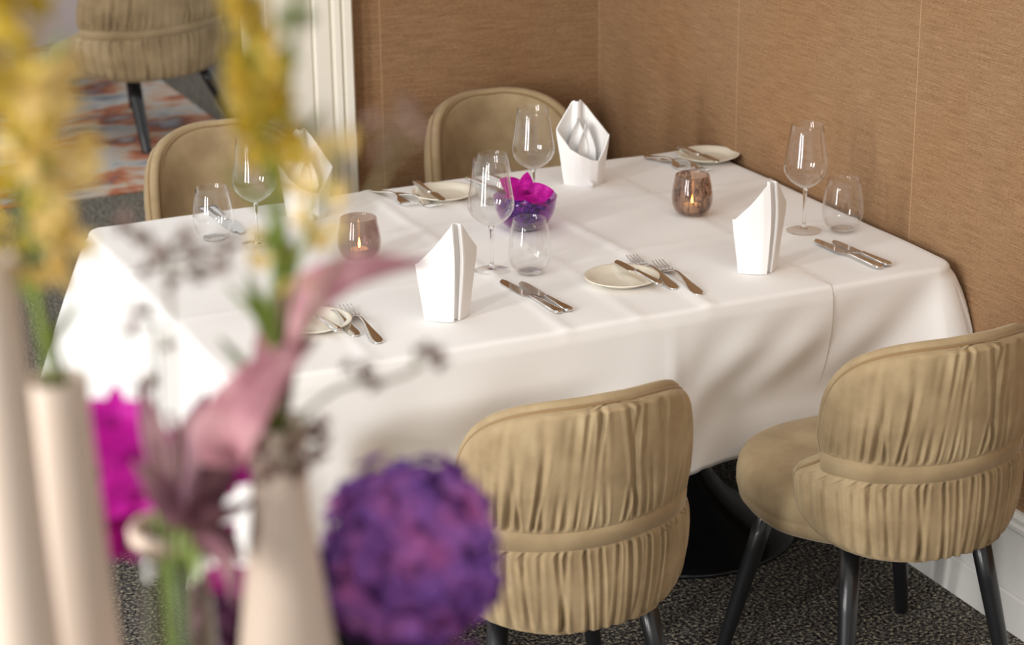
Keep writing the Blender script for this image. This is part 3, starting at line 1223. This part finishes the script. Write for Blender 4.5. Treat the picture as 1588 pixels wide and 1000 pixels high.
def build_knife(name, label, group, bl_, bw_, hl_, fat):
    t = thing(name, label, 'knife', (0, 0, 0), 0, group)
    h, b = knife_parts(bl_, bw_, hl_, fat)
    h.build('handle', MAT['steel'], t)
    b.build('blade', MAT['steel'], t, auto=25)
    return t


def lay(o, end, tip, z, L0, tilt=0.0):
    a, b = onz(end[0], end[1], z), onz(tip[0], tip[1], z)
    d = b - a
    o.location = (a[0], a[1], z)
    L = math.hypot(d[0], d[1])
    o.rotation_euler = (tilt, 0, math.atan2(-d[0], d[1]))
    return L / L0


fork_proto = fork_mesh().build('table_fork', MAT['steel'])
tag(fork_proto, 'x', 'fork', 'steel forks')
GF = 'steel forks'
forks = [
    ((1086, 459), (1003, 397), 'larger steel fork, farther right of the two beside the near bread plate'),
    ((1048, 450), (973, 397), 'steel fork lying between the near bread plate and another fork'),
    ((588, 534), (520, 462), 'steel fork lying right of the two emerging behind the pink leaf'),
    ((553, 523), (493, 468), 'steel fork next to the bread plate half hidden by the pink leaf'),
    ((1001, 243), (1072, 266), 'steel fork behind the brown candle holder, farther from the corner plate'),
    ((1026, 248), (1096, 266), 'steel fork between the brown candle holder and the corner plate'),
    ((577, 296), (644, 322), 'steel fork by the back table edge, farther from the bread plate'),
    ((613, 301), (669, 321), 'steel fork touching the bread plate at the back table edge'),
]
for i, (e, tp, lab) in enumerate(forks):
    o = fork_proto if i == 0 else fork_proto.copy()
    if i:
        COL.objects.link(o)
    sc = lay(o, e, tp, TOP, 0.195)
    sc = min(1.18, max(0.86, sc))
    o.scale = (1, sc, 1)
    o['label'] = lab

kn = build_knife('table_knife', 'x', 'steel table knives', 0.108, 0.0185, 0.103, 1.0)
knives = [
    ((1366, 417), (1264, 373), 'steel knife by the right wall, nearer the napkin'),
    ((1379, 413), (1292, 375), 'steel knife by the right wall, farther from the napkin'),
    ((868, 487), (774, 434), 'steel knife between the near napkin and another knife'),
    ((884, 484), (808, 439), 'steel knife mirroring magenta in front of the tumbler'),
    ((313, 324), (366, 362), 'steel knife lying behind the back left tumbler, nearer the table end'),
    ((329, 322), (382, 371), 'steel knife seen past the back left tumbler, nearer its wine glass'),
    ((725, 277), (786, 304), 'steel knife behind the wine glass, nearer the back bread plate'),
    ((754, 272), (812, 296), 'steel knife behind the magenta orchid'),
]
for i, (e, tp, lab) in enumerate(knives):
    if i == 0:
        o = kn
        o['label'] = lab
    else:
        o = dup(kn, (0, 0, 0), 0, lab, 'steel table knives')
    sc = lay(o, e, tp, TOP, 0.211)
    o.scale = (1, min(1.15, max(0.8, sc)), 1)

bk = build_knife('butter_knife', 'x', 'steel butter knives on bread plates', 0.070, 0.0165, 0.085, 0.85)
bks = [
    ((1024, 443), (955, 406), 'steel butter knife lying across the near bread plate'),
    ((526, 516), (470, 478), 'steel butter knife on the bread plate behind the pink leaf'),
    ((1050, 228), (1126, 258), 'steel butter knife across the bread plate in the corner by the wall'),
    ((644, 284), (697, 321), 'steel butter knife across the bread plate at the back table edge'),
]
for i, (e, tp, lab) in enumerate(bks):
    if i == 0:
        o = bk
        o['label'] = lab
    else:
        o = dup(bk, (0, 0, 0), 0, lab, 'steel butter knives on bread plates')
    sc = lay(o, e, tp, TOP + 0.0145, 0.155)
    o.scale = (1, min(1.2, max(0.8, sc)), 1)


# ------------------------------------------------------------------ napkins (local +Y is the closed, peaked back; -Y the open pocket)
def build_napkin(label):
    t = thing('folded_napkin', label, 'napkin', (0, 0, 0), 0, 'folded white napkins')
    rnd = random.Random(5)
    # plan loop, starting at the seam at the back, going round by the left corner and the front
    # key points: (x, y, base scale, top height)
    key = [(-0.003, 0.044, 0.199), (0.012, 0.038, 0.183), (0.034, 0.022, 0.152), (0.058, 0.000, 0.121), (0.060, -0.006, 0.119), (0.050, -0.020, 0.088), (0.034, -0.036, 0.062), (0.012, -0.038, 0.066), (-0.015, -0.036, 0.078),
           (-0.040, -0.022, 0.092), (-0.060, -0.006, 0.125), (-0.066, 0.002, 0.138), (-0.057, 0.012, 0.150), (-0.040, 0.026, 0.177), (-0.027, 0.036, 0.195), (-0.0235, 0.0375, 0.198), (-0.021, 0.036, 0.199), (-0.0195, 0.029, 0.198), (-0.013, 0.024, 0.198), (-0.007, 0.027, 0.198), (-0.0045, 0.038, 0.199), (-0.003, 0.044, 0.199)]
    n = len(key)
    fine = []
    for i in range(n - 1):
        for k in range(6):
            q = k / 6
            fine.append(tuple(key[i][c] * (1 - q) + key[i + 1][c] * q for c in range(3)))
    fine.append(key[-1])
    rows = 26
    V, F = [], []
    th = 0.0016
    for layer in (0, 1):
        for i, (x, y, H) in enumerate(fine):
            a = fine[max(0, i - 1)]
            b = fine[min(len(fine) - 1, i + 1)]
            tx, ty = b[0] - a[0], b[1] - a[1]
            ln = math.hypot(tx, ty) or 1
            nx, ny = -ty / ln, tx / ln
            for r in range(rows + 1):
                u = r / rows
                z = H * u
                hz = z / 0.13
                k = 0.72 + 0.28 * min(1.15, hz) ** 0.9     # narrower foot
                if z > 0.125:
                    k -= 0.10 * ((z - 0.125) / 0.07)
                wob = 0.0006 * math.sin(x * 60 + z * 40)
                V.append((x * k + nx * th * (1 if layer else -1) + wob * nx, y * k * (1.0 - 0.18 * max(0, (z - 0.1) / 0.1)) + ny * th * (1 if layer else -1) + wob * ny, z))
    m = rows + 1
    NF = len(fine)
    for layer in (0, 1):
        for i in range(NF - 1):
            for r in range(rows):
                a = layer * NF * m + i * m + r
                F.append((a, a + 1, a + m + 1, a + m))
    for i in range(NF - 1):    # close rims
        for r in (0, rows):
            a, b = i * m + r, NF * m + i * m + r
            F.append((a, a + m, b + m, b))
    for i in (0, NF - 1):
        for r in range(rows):
            a, b = i * m + r, NF * m + i * m + r
            F.append((a, a + 1, b + 1, b))
    mesh_obj('outer_fold', V, F, MAT['napkin'], t, auto=40)
    # inner leaves standing in the pocket
    mb = MB()
    for (bx_, ang, wd, ht, yy) in ((-0.018, 0.10, 0.050, 0.160, 0.012), (0.004, 0.04, 0.044, 0.148, 0.002)):
        vs, fs = [], []
        for side in (1, -1):
            for i in range(13):
                u = i / 12
                w = wd * 0.5 * (1 - max(0.0, (u - 0.55) / 0.45) ** 1.4 * 0.93)
                for j in range(7):
                    v = 2 * j / 6 - 1
                    vs.append((bx_ + ang * ht * u * 0.3 + w * v, yy + 0.012 * u - 0.014 * (v * v) + side * 0.0014, 0.012 + (ht - 0.012) * u - 0.006 * v * v))
        N = 13 * 7
        for s in (0, 1):
            for i in range(12):
                for j in range(6):
                    a = s * N + i * 7 + j
                    fs.append((a, a + 1, a + 8, a + 7))
        mb.add(vs, fs)
    mb.build('inner_fold', MAT['napkin'], t)
    # rolled corner at the foot
    mb = MB().tube([(0.010, -0.0265, 0.0075), (0.010, -0.036, 0.0072), (0.0105, -0.046, 0.0068)], [0.0072, 0.0070, 0.0066], 16)
    mb.build('rolled_corner', MAT['napkin'], t)
    return t


def nap(px, py, rz):
    return P2(px, py, TOP - 0.0005), rz


np0 = build_napkin('folded white napkin standing before the tumbler nearest the wall knives')
loc, rz = nap(1174, 419, PI + 0.05)
np0.location = loc
np0.rotation_euler = (0, 0, rz)
GN = 'folded white napkins'
loc, rz = nap(692, 492, PI + 0.0)
dup(np0, loc, rz, 'folded white napkin beside the two wine glass and tumbler feet, above the pleated chair', GN)
loc, rz = nap(906, 284, -0.28)
dup(np0, loc, rz, 'folded white napkin with open pocket facing us, before the corner of the walls', GN)
loc, rz = nap(478, 335, -0.42)
dup(np0, loc, rz, 'folded white napkin with open pocket in front of the white door casing', GN)


# ------------------------------------------------------------------ far table behind the chair beyond the opening
ft = thing('side_table', 'table under a mauve grey cloth far beyond the opening', 'table', (1.55, 9.25, 0), math.radians(25))
mb = MB()
hw, hd = 0.62, 0.42
loop = []
for k in range(160):
    a = 2 * PI * k / 160
    ca, sa = math.cos(a), math.sin(a)
    loop.append((hw * abs(ca) ** 0.25 * (1 if ca > 0 else -1), hd * abs(sa) ** 0.25 * (1 if sa > 0 else -1), a))
V, F = [], []
for (sc, z) in ((0.01, 0.752), (0.6, 0.752), (0.98, 0.752), (1.0, 0.745), (1.01, 0.6), (1.02, 0.45), (1.03, 0.28)):
    for (x, y, a) in loop:
        r = sc + (0.012 * math.sin(a * 22) if z < 0.7 else 0) * (0.75 - z)
        V.append((x * r, y * r, z))
for i in range(6):
    for k in range(160):
        k2 = (k + 1) % 160
        F.append((i * 160 + k, i * 160 + k2, (i + 1) * 160 + k2, (i + 1) * 160 + k))
mesh_obj('cloth', V, F, MAT['mauve_cloth'], ft)
MB().lathe([(0.27, 0.008), (0.27, 0.018), (0.06, 0.06), (0.045, 0.2), (0.045, 0.72), (0.2, 0.74)], 40).build('pedestal', MAT['black'], ft)


# ------------------------------------------------------------------ console with the flower vases, close to the camera
CT = 1.17


def foot_on(px, py, d):
    p = deep(px, py, d)
    return p


cons = thing('console_table', 'wooden console table carrying the white flower vases', 'table', (0.33, 1.30, 0), math.radians(0))
MB().box(-0.55, 0.42, -0.40, 0.30, CT - 0.04, CT).build('top', MAT['oak'], cons, smooth=False)
for sx, sy in ((-0.52, -0.37), (0.36, -0.37), (-0.52, 0.24), (0.36, 0.24)):
    MB().box(sx, sx + 0.04, sy, sy + 0.04, 0, CT - 0.0405).build('leg', MAT['oak'], cons, smooth=False)


def vase(label, px, py, d, neck, shoulder, body, group='slender white flower vases'):
    """bottle vase whose lip is seen at a pixel; it stands on the console"""
    p = deep(px, py, d)
    h = p.z - CT
    t = thing('bottle_vase', label, 'vase', (p.x, p.y, CT), 0, group)
    prof = [(0.001, 0.0), (body * 0.86, 0.0), (body * 0.94, 0.006), (body, 0.03), (body * 1.0, h * 0.30), (body * 0.97, h * 0.45), (body * 0.90, h * 0.58), (shoulder, h * 0.72), (neck * 1.12, h * 0.86), (neck, h * 0.95), (neck * 1.03, h - 0.002), (neck * 0.98, h),
            (neck * 0.85, h - 0.003), (neck * 0.80, h * 0.85), (neck * 0.8, h * 0.6), (0.001, h * 0.58)]
    MB().lathe(prof, 56, cap=False).build('vessel', MAT['vase'], t)
    return t, p


v_b, pB = vase('slender white vase at the left holding the tall yellow flower spikes', 88, 585, 1.30, 0.0185, 0.0235, 0.0300)
v_c, pC = vase('white vase in front of the near chair, holding pink leaves and green stems', 428, 655, 1.35, 0.0175, 0.028, 0.0400)
v_a, pA = vase('white vase cut by the left edge of the photo', -20, 400, 1.15, 0.0150, 0.0185, 0.0240)
v_e, pE = vase('white vase under the purple hydrangea head', 640, 1075, 1.47, 0.0170, 0.024, 0.034)

# small glass bottle with a cream lip
pD = deep(266, 812, 1.42)
hD = pD.z - CT
bt = thing('glass_bottle', 'small glass bottle with cream lip and green stems inside', 'bottle', (pD.x, pD.y, CT))
o = [(0.026, 0.002), (0.028, 0.008), (0.028, hD * 0.62), (0.0268, hD * 0.75), (0.0245, hD * 0.9), (0.0245, hD - 0.012)]
MB().lathe([(0.0005, 0.002)] + o + [(r - 0.002, z + (0.003 if i == 0 else 0)) for i, (r, z) in reversed(list(enumerate(o)))] + [(0.0005, 0.005)], 40, cap=False).build('body', MAT['bottle'], bt)
MB().lathe([(0.0252, hD - 0.012), (0.0290, hD - 0.009), (0.0296, hD - 0.003), (0.0280, hD), (0.0232, hD), (0.0226, hD - 0.011)], 40, cap=False).build('lip', MAT['vase'], bt)


def bez(pts, n=24):
    """smooth curve through points (Catmull-Rom)"""
    pts = [Vector(p) for p in pts]
    P = [pts[0] * 2 - pts[1]] + pts + [pts[-1] * 2 - pts[-2]]
    out = []
    seg = len(pts) - 1
    for k in range(n + 1):
        s = k / n * seg
        i = min(int(s), seg - 1)
        t = s - i
        a, b, c, d = P[i], P[i + 1], P[i + 2], P[i + 3]
        out.append(0.5 * ((2 * b) + (c - a) * t + (2 * a - 5 * b + 4 * c - d) * t * t + (3 * b - a - 3 * c + d) * t ** 3))
    return out


def floret(mb, c, r, rnd, npet=5):
    f = Vector((rnd.uniform(-1, 1), rnd.uniform(-1, 0.6), rnd.uniform(-0.4, 1))).normalized()
    u = f.orthogonal().normalized()
    w = f.cross(u)
    for k in range(npet):
        a = 2 * PI * k / npet + rnd.uniform(-0.2, 0.2)
        mb.petal(c, u * math.cos(a) + w * math.sin(a) + f * 0.4, f, r, r * 0.75, 0.2, 3, 2)


def spike(name, label, path, start, end, count, spread, r, mat, seed, stem_r=0.0028, group=None, leaves=0):
    """a tall flower spike: stem plus blossoms along its upper part"""
    rnd = random.Random(seed)
    pts = bez(path, 40)
    base = pts[0]
    t = thing(name, label, 'flower', base, 0, group)
    loc = [p - base for p in pts]
    MB().tube(loc, [stem_r * (1 - 0.5 * i / 40) for i in range(41)], 8).build('stem', MAT['stem'], t)
    mb = MB()
    for k in range(count):
        u = start + (end - start) * (k + rnd.random()) / count
        i = min(39, int(u * 40))
        c = loc[i].lerp(loc[i + 1], u * 40 - i)
        an = rnd.uniform(0, 2 * PI)
        sp_ = spread * rnd.uniform(0.35, 1.0) * (1.15 - 0.6 * (u - start) / max(0.01, end - start))
        q = c + Vector((math.cos(an) * sp_, math.sin(an) * sp_, rnd.uniform(-0.004, 0.01)))
        floret(mb, q, r * rnd.uniform(0.7, 1.15), rnd)
    mb.build('blossoms', mat, t)
    if leaves:
        lb = MB()
        for k in range(leaves):
            u = 0.25 + 0.55 * k / leaves
            c = loc[int(u * 40)]
            an = rnd.uniform(0, 2 * PI)
            lb.petal(c, Vector((math.cos(an), math.sin(an), 1.0)), Vector((0, 0, 1)), 0.05, 0.012, 0.2)
        lb.build('leaves', MAT['green'], t)
    return t


GY = 'yellow flower spikes'
inB = pB - Vector((0, 0, 0.08))
spike('yellow_flower_spike', 'tall yellow flower spike rising along the left edge of the photo', [inB, pB + Vector((-0.004, 0, 0.0)), deep(50, 430, 1.20), deep(26, 250, 1.06), deep(20, 80, 0.98), deep(16, -90, 0.93)], 0.42, 1.0, 64, 0.022, 0.012, MAT['yellow'], 1, group=GY, leaves=5)
spike('yellow_flower_spike', 'bushy yellow flower spike leaning right of the leftmost spike', [inB + Vector((0.005, 0, 0)), pB + Vector((0.004, 0.002, 0.0)), deep(60, 470, 1.21), deep(70, 330, 1.10), deep(76, 220, 1.03), deep(62, 110, 0.99)], 0.45, 1.0, 40, 0.024, 0.011, MAT['cream_petal'], 2, group=GY)
inC = pC - Vector((0, 0, 0.08))
spike('yellow_flower_spike', 'yellow flower spike against the white door casing', [inC, pC + Vector((0.0, 0, 0.0)), deep(424, 500, 1.27), deep(434, 330, 1.17), deep(404, 165, 1.09), deep(380, -60, 1.03)], 0.70, 1.0, 48, 0.013, 0.012, MAT['yellow'], 3, 0.0045, group=GY, leaves=5)
spike('yellow_flower_spike', 'pale yellow flower spray in front of the napkin by the casing', [inC + Vector((0.004, 0, 0)), pC + Vector((0.004, 0.002, 0.0)), deep(440, 520, 1.29), deep(462, 400, 1.20), deep(500, 310, 1.13), deep(520, 230, 1.09)], 0.5, 1.0, 24, 0.030, 0.009, MAT['cream_petal'], 4, group=GY)

spike('green_flower_stem', 'tall green stem crossing the white door casing', [inC + Vector((-0.004, 0, 0)), pC + Vector((-0.004, 0.003, 0.0)), deep(428, 500, 1.28), deep(430, 340, 1.20), deep(446, 160, 1.12), deep(462, -60, 1.05)], 0.45, 1.0, 22, 0.010, 0.007, MAT['green'], 12, 0.0040, leaves=4)

# dusty pink leaves
def big_leaf(label, path, width, mat, roll, seed, group, name='pink_leaf'):
    pts = bez(path, 22)
    base = pts[0]
    t = thing(name, label, 'leaf', base, 0, group)
    loc = [p - base for p in pts]
    n0 = 5
    MB().tube(loc[:n0 + 1], 0.0022, 7).build('stalk', MAT['stem'], t)
    view = Vector(RC[:, 2])
    vs, fs = [], []
    nu = len(loc) - n0 - 1
    nv = 8
    for side in (1, -1):
        for i in range(nu + 1):
            p = loc[n0 + i]
            d = (loc[min(len(loc) - 1, n0 + i + 1)] - loc[max(0, n0 + i - 1)]).normalized()
            s = d.cross(view).normalized()
            nr = s.cross(d)
            s2 = (s * math.cos(roll) + nr * math.sin(roll))
            n2 = d.cross(s2)
            u = i / nu
            w = width * 0.5 * max(0.03, math.sin(PI * (0.05 + 0.95 * u) ** 0.8)) ** 0.8
            for j in range(nv + 1):
                v = 2 * j / nv - 1
                vs.append(p + s2 * (w * v) + n2 * (0.25 * w * v * v + 0.0007 * side + 0.0012 * math.sin(6 * v * PI)))
    N = (nu + 1) * (nv + 1)
    for sd in (0, 1):
        for i in range(nu):
            for j in range(nv):
                a = sd * N + i * (nv + 1) + j
                fs.append((a, a + 1, a + nv + 2, a + nv + 1))
    mesh_obj('blade', vs, fs, mat, t)
    return t


GL = 'dusty pink leaves in the white vase'
big_leaf('dusty pink leaf curving over the table beside the mauve candle holder', [pC - Vector((0, 0, 0.05)), pC, deep(430, 560, 1.33), deep(465, 480, 1.31), deep(545, 425, 1.30), deep(668, 405, 1.30)], 0.036, MAT['pinkleaf'], 0.5, 1, GL)
big_leaf('broad dusty pink leaf above the glass bottle', [pC - Vector((0.003, 0, 0.05)), pC + Vector((-0.004, 0, 0)), deep(350, 690, 1.32), deep(375, 640, 1.30), deep(420, 580, 1.29), deep(492, 522, 1.28)], 0.042, MAT['pinkleaf'], 0.3, 2, GL)
GM = 'mauve leaves above the glass bottle'
for k, (pth, w, lab) in enumerate([
    ([(275, 860), (272, 800), (255, 720), (235, 650), (218, 590)], 0.022, 'narrow mauve leaf pointing up left of the broad pink leaf'),
    ([(285, 860), (285, 800), (290, 730), (300, 670), (320, 610)], 0.030, 'mauve leaf standing upright behind the broad pink leaf'),
    ([(292, 860), (300, 800), (330, 740), (355, 690), (385, 620)], 0.030, 'mauve leaf leaning towards the neck of the pink leaf vase'),
    ([(265, 860), (262, 805), (268, 760), (282, 700), (262, 640)], 0.024, 'mauve leaf at the mouth of the glass bottle'),
    ([(296, 870), (306, 815), (330, 790), (352, 760), (368, 690)], 0.030, 'mauve leaf tucked against the left side of the pink leaf vase'),
    ([(300, 880), (312, 835), (330, 830), (352, 838), (376, 870)], 0.030, 'mauve leaf drooping between the glass bottle and the pink leaf vase'),
    ([(294, 870), (300, 815), (322, 775), (345, 735), (362, 655)], 0.046, 'broad mauve leaf between the broad pink leaf and the white cloth'),
    ([(298, 880), (308, 830), (328, 812), (356, 800), (392, 776)], 0.044, 'mauve leaf lying across the neck of the pink leaf vase'),
    ([(300, 890), (312, 850), (332, 862), (350, 890), (366, 940)], 0.040, 'mauve leaf hanging down beside the pink leaf vase'),
    ([(280, 870), (278, 815), (262, 770), (238, 735), (206, 715)], 0.026, 'mauve leaf bending left over the magenta orchid spray'),
]):
    big_leaf(lab, [deep(x, y, 1.42 - 0.012 * k) for x, y in pth], w, MAT['mauveleaf'], 0.4 + 0.2 * k, k, GM, 'mauve_leaf')


def airy(label, path, heads, seed, group='dried brown flower sprays'):
    rnd = random.Random(seed)
    pts = bez(path, 24)
    base = pts[0]
    t = thing('dried_flower_spray', label, 'dried flower', base, 0, group)
    loc = [p - base for p in pts]
    tw = MB().tube(loc, 0.0013, 6)
    hb = MB()
    for (px, py, d, r) in heads:
        q = deep(px, py, d) - base
        # branch from the nearest lower stem point
        i = min(range(len(loc)), key=lambda a: (loc[a] - q).length + (0.03 if loc[a].z > q.z else 0))
        tw.tube([loc[i], loc[i].lerp(q, 0.55) + Vector((0, 0, 0.004)), q], 0.0008, 5)
        for k in range(9):
            f = Vector((rnd.uniform(-1, 1), rnd.uniform(-1, 1), rnd.uniform(-0.3, 1))).normalized()
            hb.petal(q, f, f.orthogonal(), r * rnd.uniform(0.6, 1.1), r * 0.45, 0.2, 3, 2)
    tw.build('stem', MAT['twig'], t)
    hb.build('flower_heads', MAT['brownhead'], t)
    return t


airy('dried brown flower spray in front of the tumbler at the table end', [deep(280, 870, 1.41), deep(278, 800, 1.40), deep(270, 640, 1.34), deep(265, 500, 1.28), deep(262, 400, 1.24)],
     [(196, 352, 1.22, 0.011), (222, 378, 1.22, 0.012), (250, 402, 1.22, 0.012), (285, 372, 1.22, 0.011), (312, 395, 1.22, 0.013), (340, 420, 1.22, 0.011), (268, 440, 1.23, 0.010), (230, 418, 1.23, 0.009), (355, 385, 1.22, 0.011), (300, 430, 1.23, 0.010)], 1)
airy('dried brown flower spray over the hanging front of the tablecloth', [pC - Vector((0, 0, 0.06)), pC + Vector((0.004, 0, 0)), deep(470, 640, 1.35), deep(530, 600, 1.34), deep(600, 590, 1.33), deep(640, 575, 1.33)],
     [(568, 582, 1.33, 0.013), (668, 556, 1.33, 0.012), (540, 570, 1.33, 0.007), (650, 545, 1.33, 0.007), (685, 565, 1.33, 0.009), (585, 600, 1.33, 0.009)], 2)
airy('dried mauve brown flower spray at the neck of the pink leaf vase', [pC - Vector((0.002, 0, 0.06)), pC + Vector((0.006, -0.004, 0)), deep(450, 680, 1.31), deep(462, 660, 1.31), deep(480, 640, 1.31)],
     [(405, 700, 1.30, 0.014), (430, 730, 1.30, 0.014), (462, 735, 1.30, 0.014), (488, 712, 1.30, 0.013), (505, 690, 1.31, 0.012), (410, 740, 1.30, 0.012), (450, 700, 1.30, 0.014), (478, 680, 1.31, 0.012), (500, 660, 1.31, 0.010)], 5)
airy('dried brown flower spray over the white cloth left of the broad pink leaf', [deep(270, 870, 1.43), deep(268, 800, 1.42), deep(250, 690, 1.38), deep(245, 560, 1.34), deep(240, 500, 1.32)],
     [(222, 486, 1.31, 0.010), (206, 512, 1.31, 0.008), (262, 540, 1.31, 0.008), (232, 600, 1.32, 0.011)], 6)

# magenta orchid sprays
GO = 'magenta orchid sprays'
for (lab, path, fl, sd) in (
    ('magenta orchid spray between the left vase and the glass bottle', [deep(262, 900, 1.44), deep(258, 815, 1.44), deep(235, 740, 1.46), deep(205, 680, 1.46), deep(185, 640, 1.46)],
     [(178, 655, 1.45, 0.052), (205, 700, 1.44, 0.055), (168, 725, 1.46, 0.050), (210, 765, 1.45, 0.050), (180, 800, 1.46, 0.046), (192, 845, 1.46, 0.036), (160, 690, 1.47, 0.045)], 1),
    ('small magenta orchid spray behind the pink leaf vase', [deep(300, 900, 1.47), deep(300, 815, 1.47), deep(340, 770, 1.47), deep(362, 745, 1.47)],
     [(362, 742, 1.46, 0.030), (356, 900, 1.47, 0.034), (372, 715, 1.47, 0.022), (345, 830, 1.47, 0.022)], 2)):
    rnd = random.Random(sd)
    pts = bez(path, 20)
    t = thing('orchid_spray', lab, 'flower', pts[0], 0, GO)
    loc = [p - pts[0] for p in pts]
    st = MB().tube(loc, 0.0022, 7)
    for k, (px, py, d, s) in enumerate(fl):
        q = deep(px, py, d) - pts[0]
        i = min(range(len(loc)), key=lambda a: (loc[a] - q).length)
        st.tube([loc[i], q], 0.0011, 5)
        _, sp, pt, lp = orchid('', None, None, q, (rnd.uniform(-0.5, 0.5), -1, rnd.uniform(0.0, 0.6)), (rnd.uniform(-0.3, 0.3), 0.2, 1), s)
        bb = MB().add(sp.v, sp.f).add(pt.v, pt.f)
        b = bb.build('blossom', MAT['magenta'], t)
        lp.build('lip', MAT['magenta_dark'], b)
    st.build('stem', MAT['stem'], t)

# hydrangea
hc = deep(640, 862, 1.47)
hb = Vector((pE.x, pE.y, pE.z - 0.06))
hy = thing('hydrangea', 'large purple hydrangea head in front of the near chair', 'flower', hb)
MB().tube([p - hb for p in bez([hb, pE, pE.lerp(hc, 0.5), hc], 12)], 0.0035, 8).build('stem', MAT['stem'], hy)
def flower_ball(root, c, rx, rz, n, pl_, mat, seed):
    rnd = random.Random(seed)
    mb = MB()
    for k in range(n):
        z = 1 - 2 * (k + 0.5) / n
        a = k * 2.399963
        r = math.sqrt(max(0, 1 - z * z))
        d = Vector((r * math.cos(a), r * math.sin(a), z))
        lump = 1 + 0.07 * math.sin(d.x * 5 + 1) * math.sin(d.z * 6) + 0.05 * math.sin(d.y * 7)
        q = c + Vector((d.x * rx, d.y * rx, d.z * rz)) * rnd.uniform(0.84, 1.10) * lump
        u = d.orthogonal().normalized()
        u = Matrix.Rotation(rnd.uniform(0, PI), 3, d) @ u
        w = d.cross(u)
        tilt = Vector((rnd.uniform(-1, 1), rnd.uniform(-1, 1), rnd.uniform(-1, 1))) * 0.35
        for m_ in range(4):
            an = PI / 2 * m_
            mb.petal(q, u * math.cos(an) + w * math.sin(an) + d * 0.25 + tilt * 0.4, d, pl_, pl_, 0.12, 3, 2)
    mb.build('flower_head', mat, root)
    MB().ball(c, rx * 0.86, rx * 0.86, rz * 0.86, 24, 14).build('core', mat, root)


flower_ball(hy, hc - hb, 0.057, 0.064, 240, 0.0135, MAT['hydrangea'], 9)
v_f, pF = vase('short white vase hidden below the mauve leaves', 348, 1085, 1.52, 0.0150, 0.020, 0.028)
hf = Vector((pF.x, pF.y, pF.z - 0.05))
h2 = thing('hydrangea', 'small dark purple blossom cluster low between the glass bottle and a white vase', 'flower', hf)
c2 = deep(346, 962, 1.52)
MB().tube([p - hf for p in bez([hf, pF, c2], 8)], 0.0025, 8).build('stem', MAT['stem'], h2)
flower_ball(h2, c2 - hf, 0.021, 0.034, 70, 0.012, MAT['plum'], 4)
airy('faint mauve flower spray before the brown wall behind the table', [pC - Vector((0.004, 0, 0.06)), pC + Vector((0.008, 0.002, 0)), deep(470, 520, 1.27), deep(540, 370, 1.14), deep(600, 260, 1.06)],
     [(612, 205, 1.02, 0.008), (640, 180, 1.01, 0.008), (590, 240, 1.03, 0.007), (660, 215, 1.01, 0.007), (622, 160, 1.01, 0.006), (575, 190, 1.02, 0.006)], 8)
# green stems standing in the glass bottle
for k in range(5):
    a = k * 1.3
    so = MB().tube([(0.012 * math.cos(a), 0.012 * math.sin(a), 0.01), (0.006 * math.cos(a + 1), 0.006 * math.sin(a + 1), hD * 0.6), (0.010 * math.cos(a + 2), 0.010 * math.sin(a + 2), hD + 0.02)], 0.002, 7).build('cut_stem', MAT['stem'])
    so.location = (pD.x, pD.y, CT)
    tag(so, 'green cut stem standing inside the small glass bottle', 'stem', 'green stems in the glass bottle')
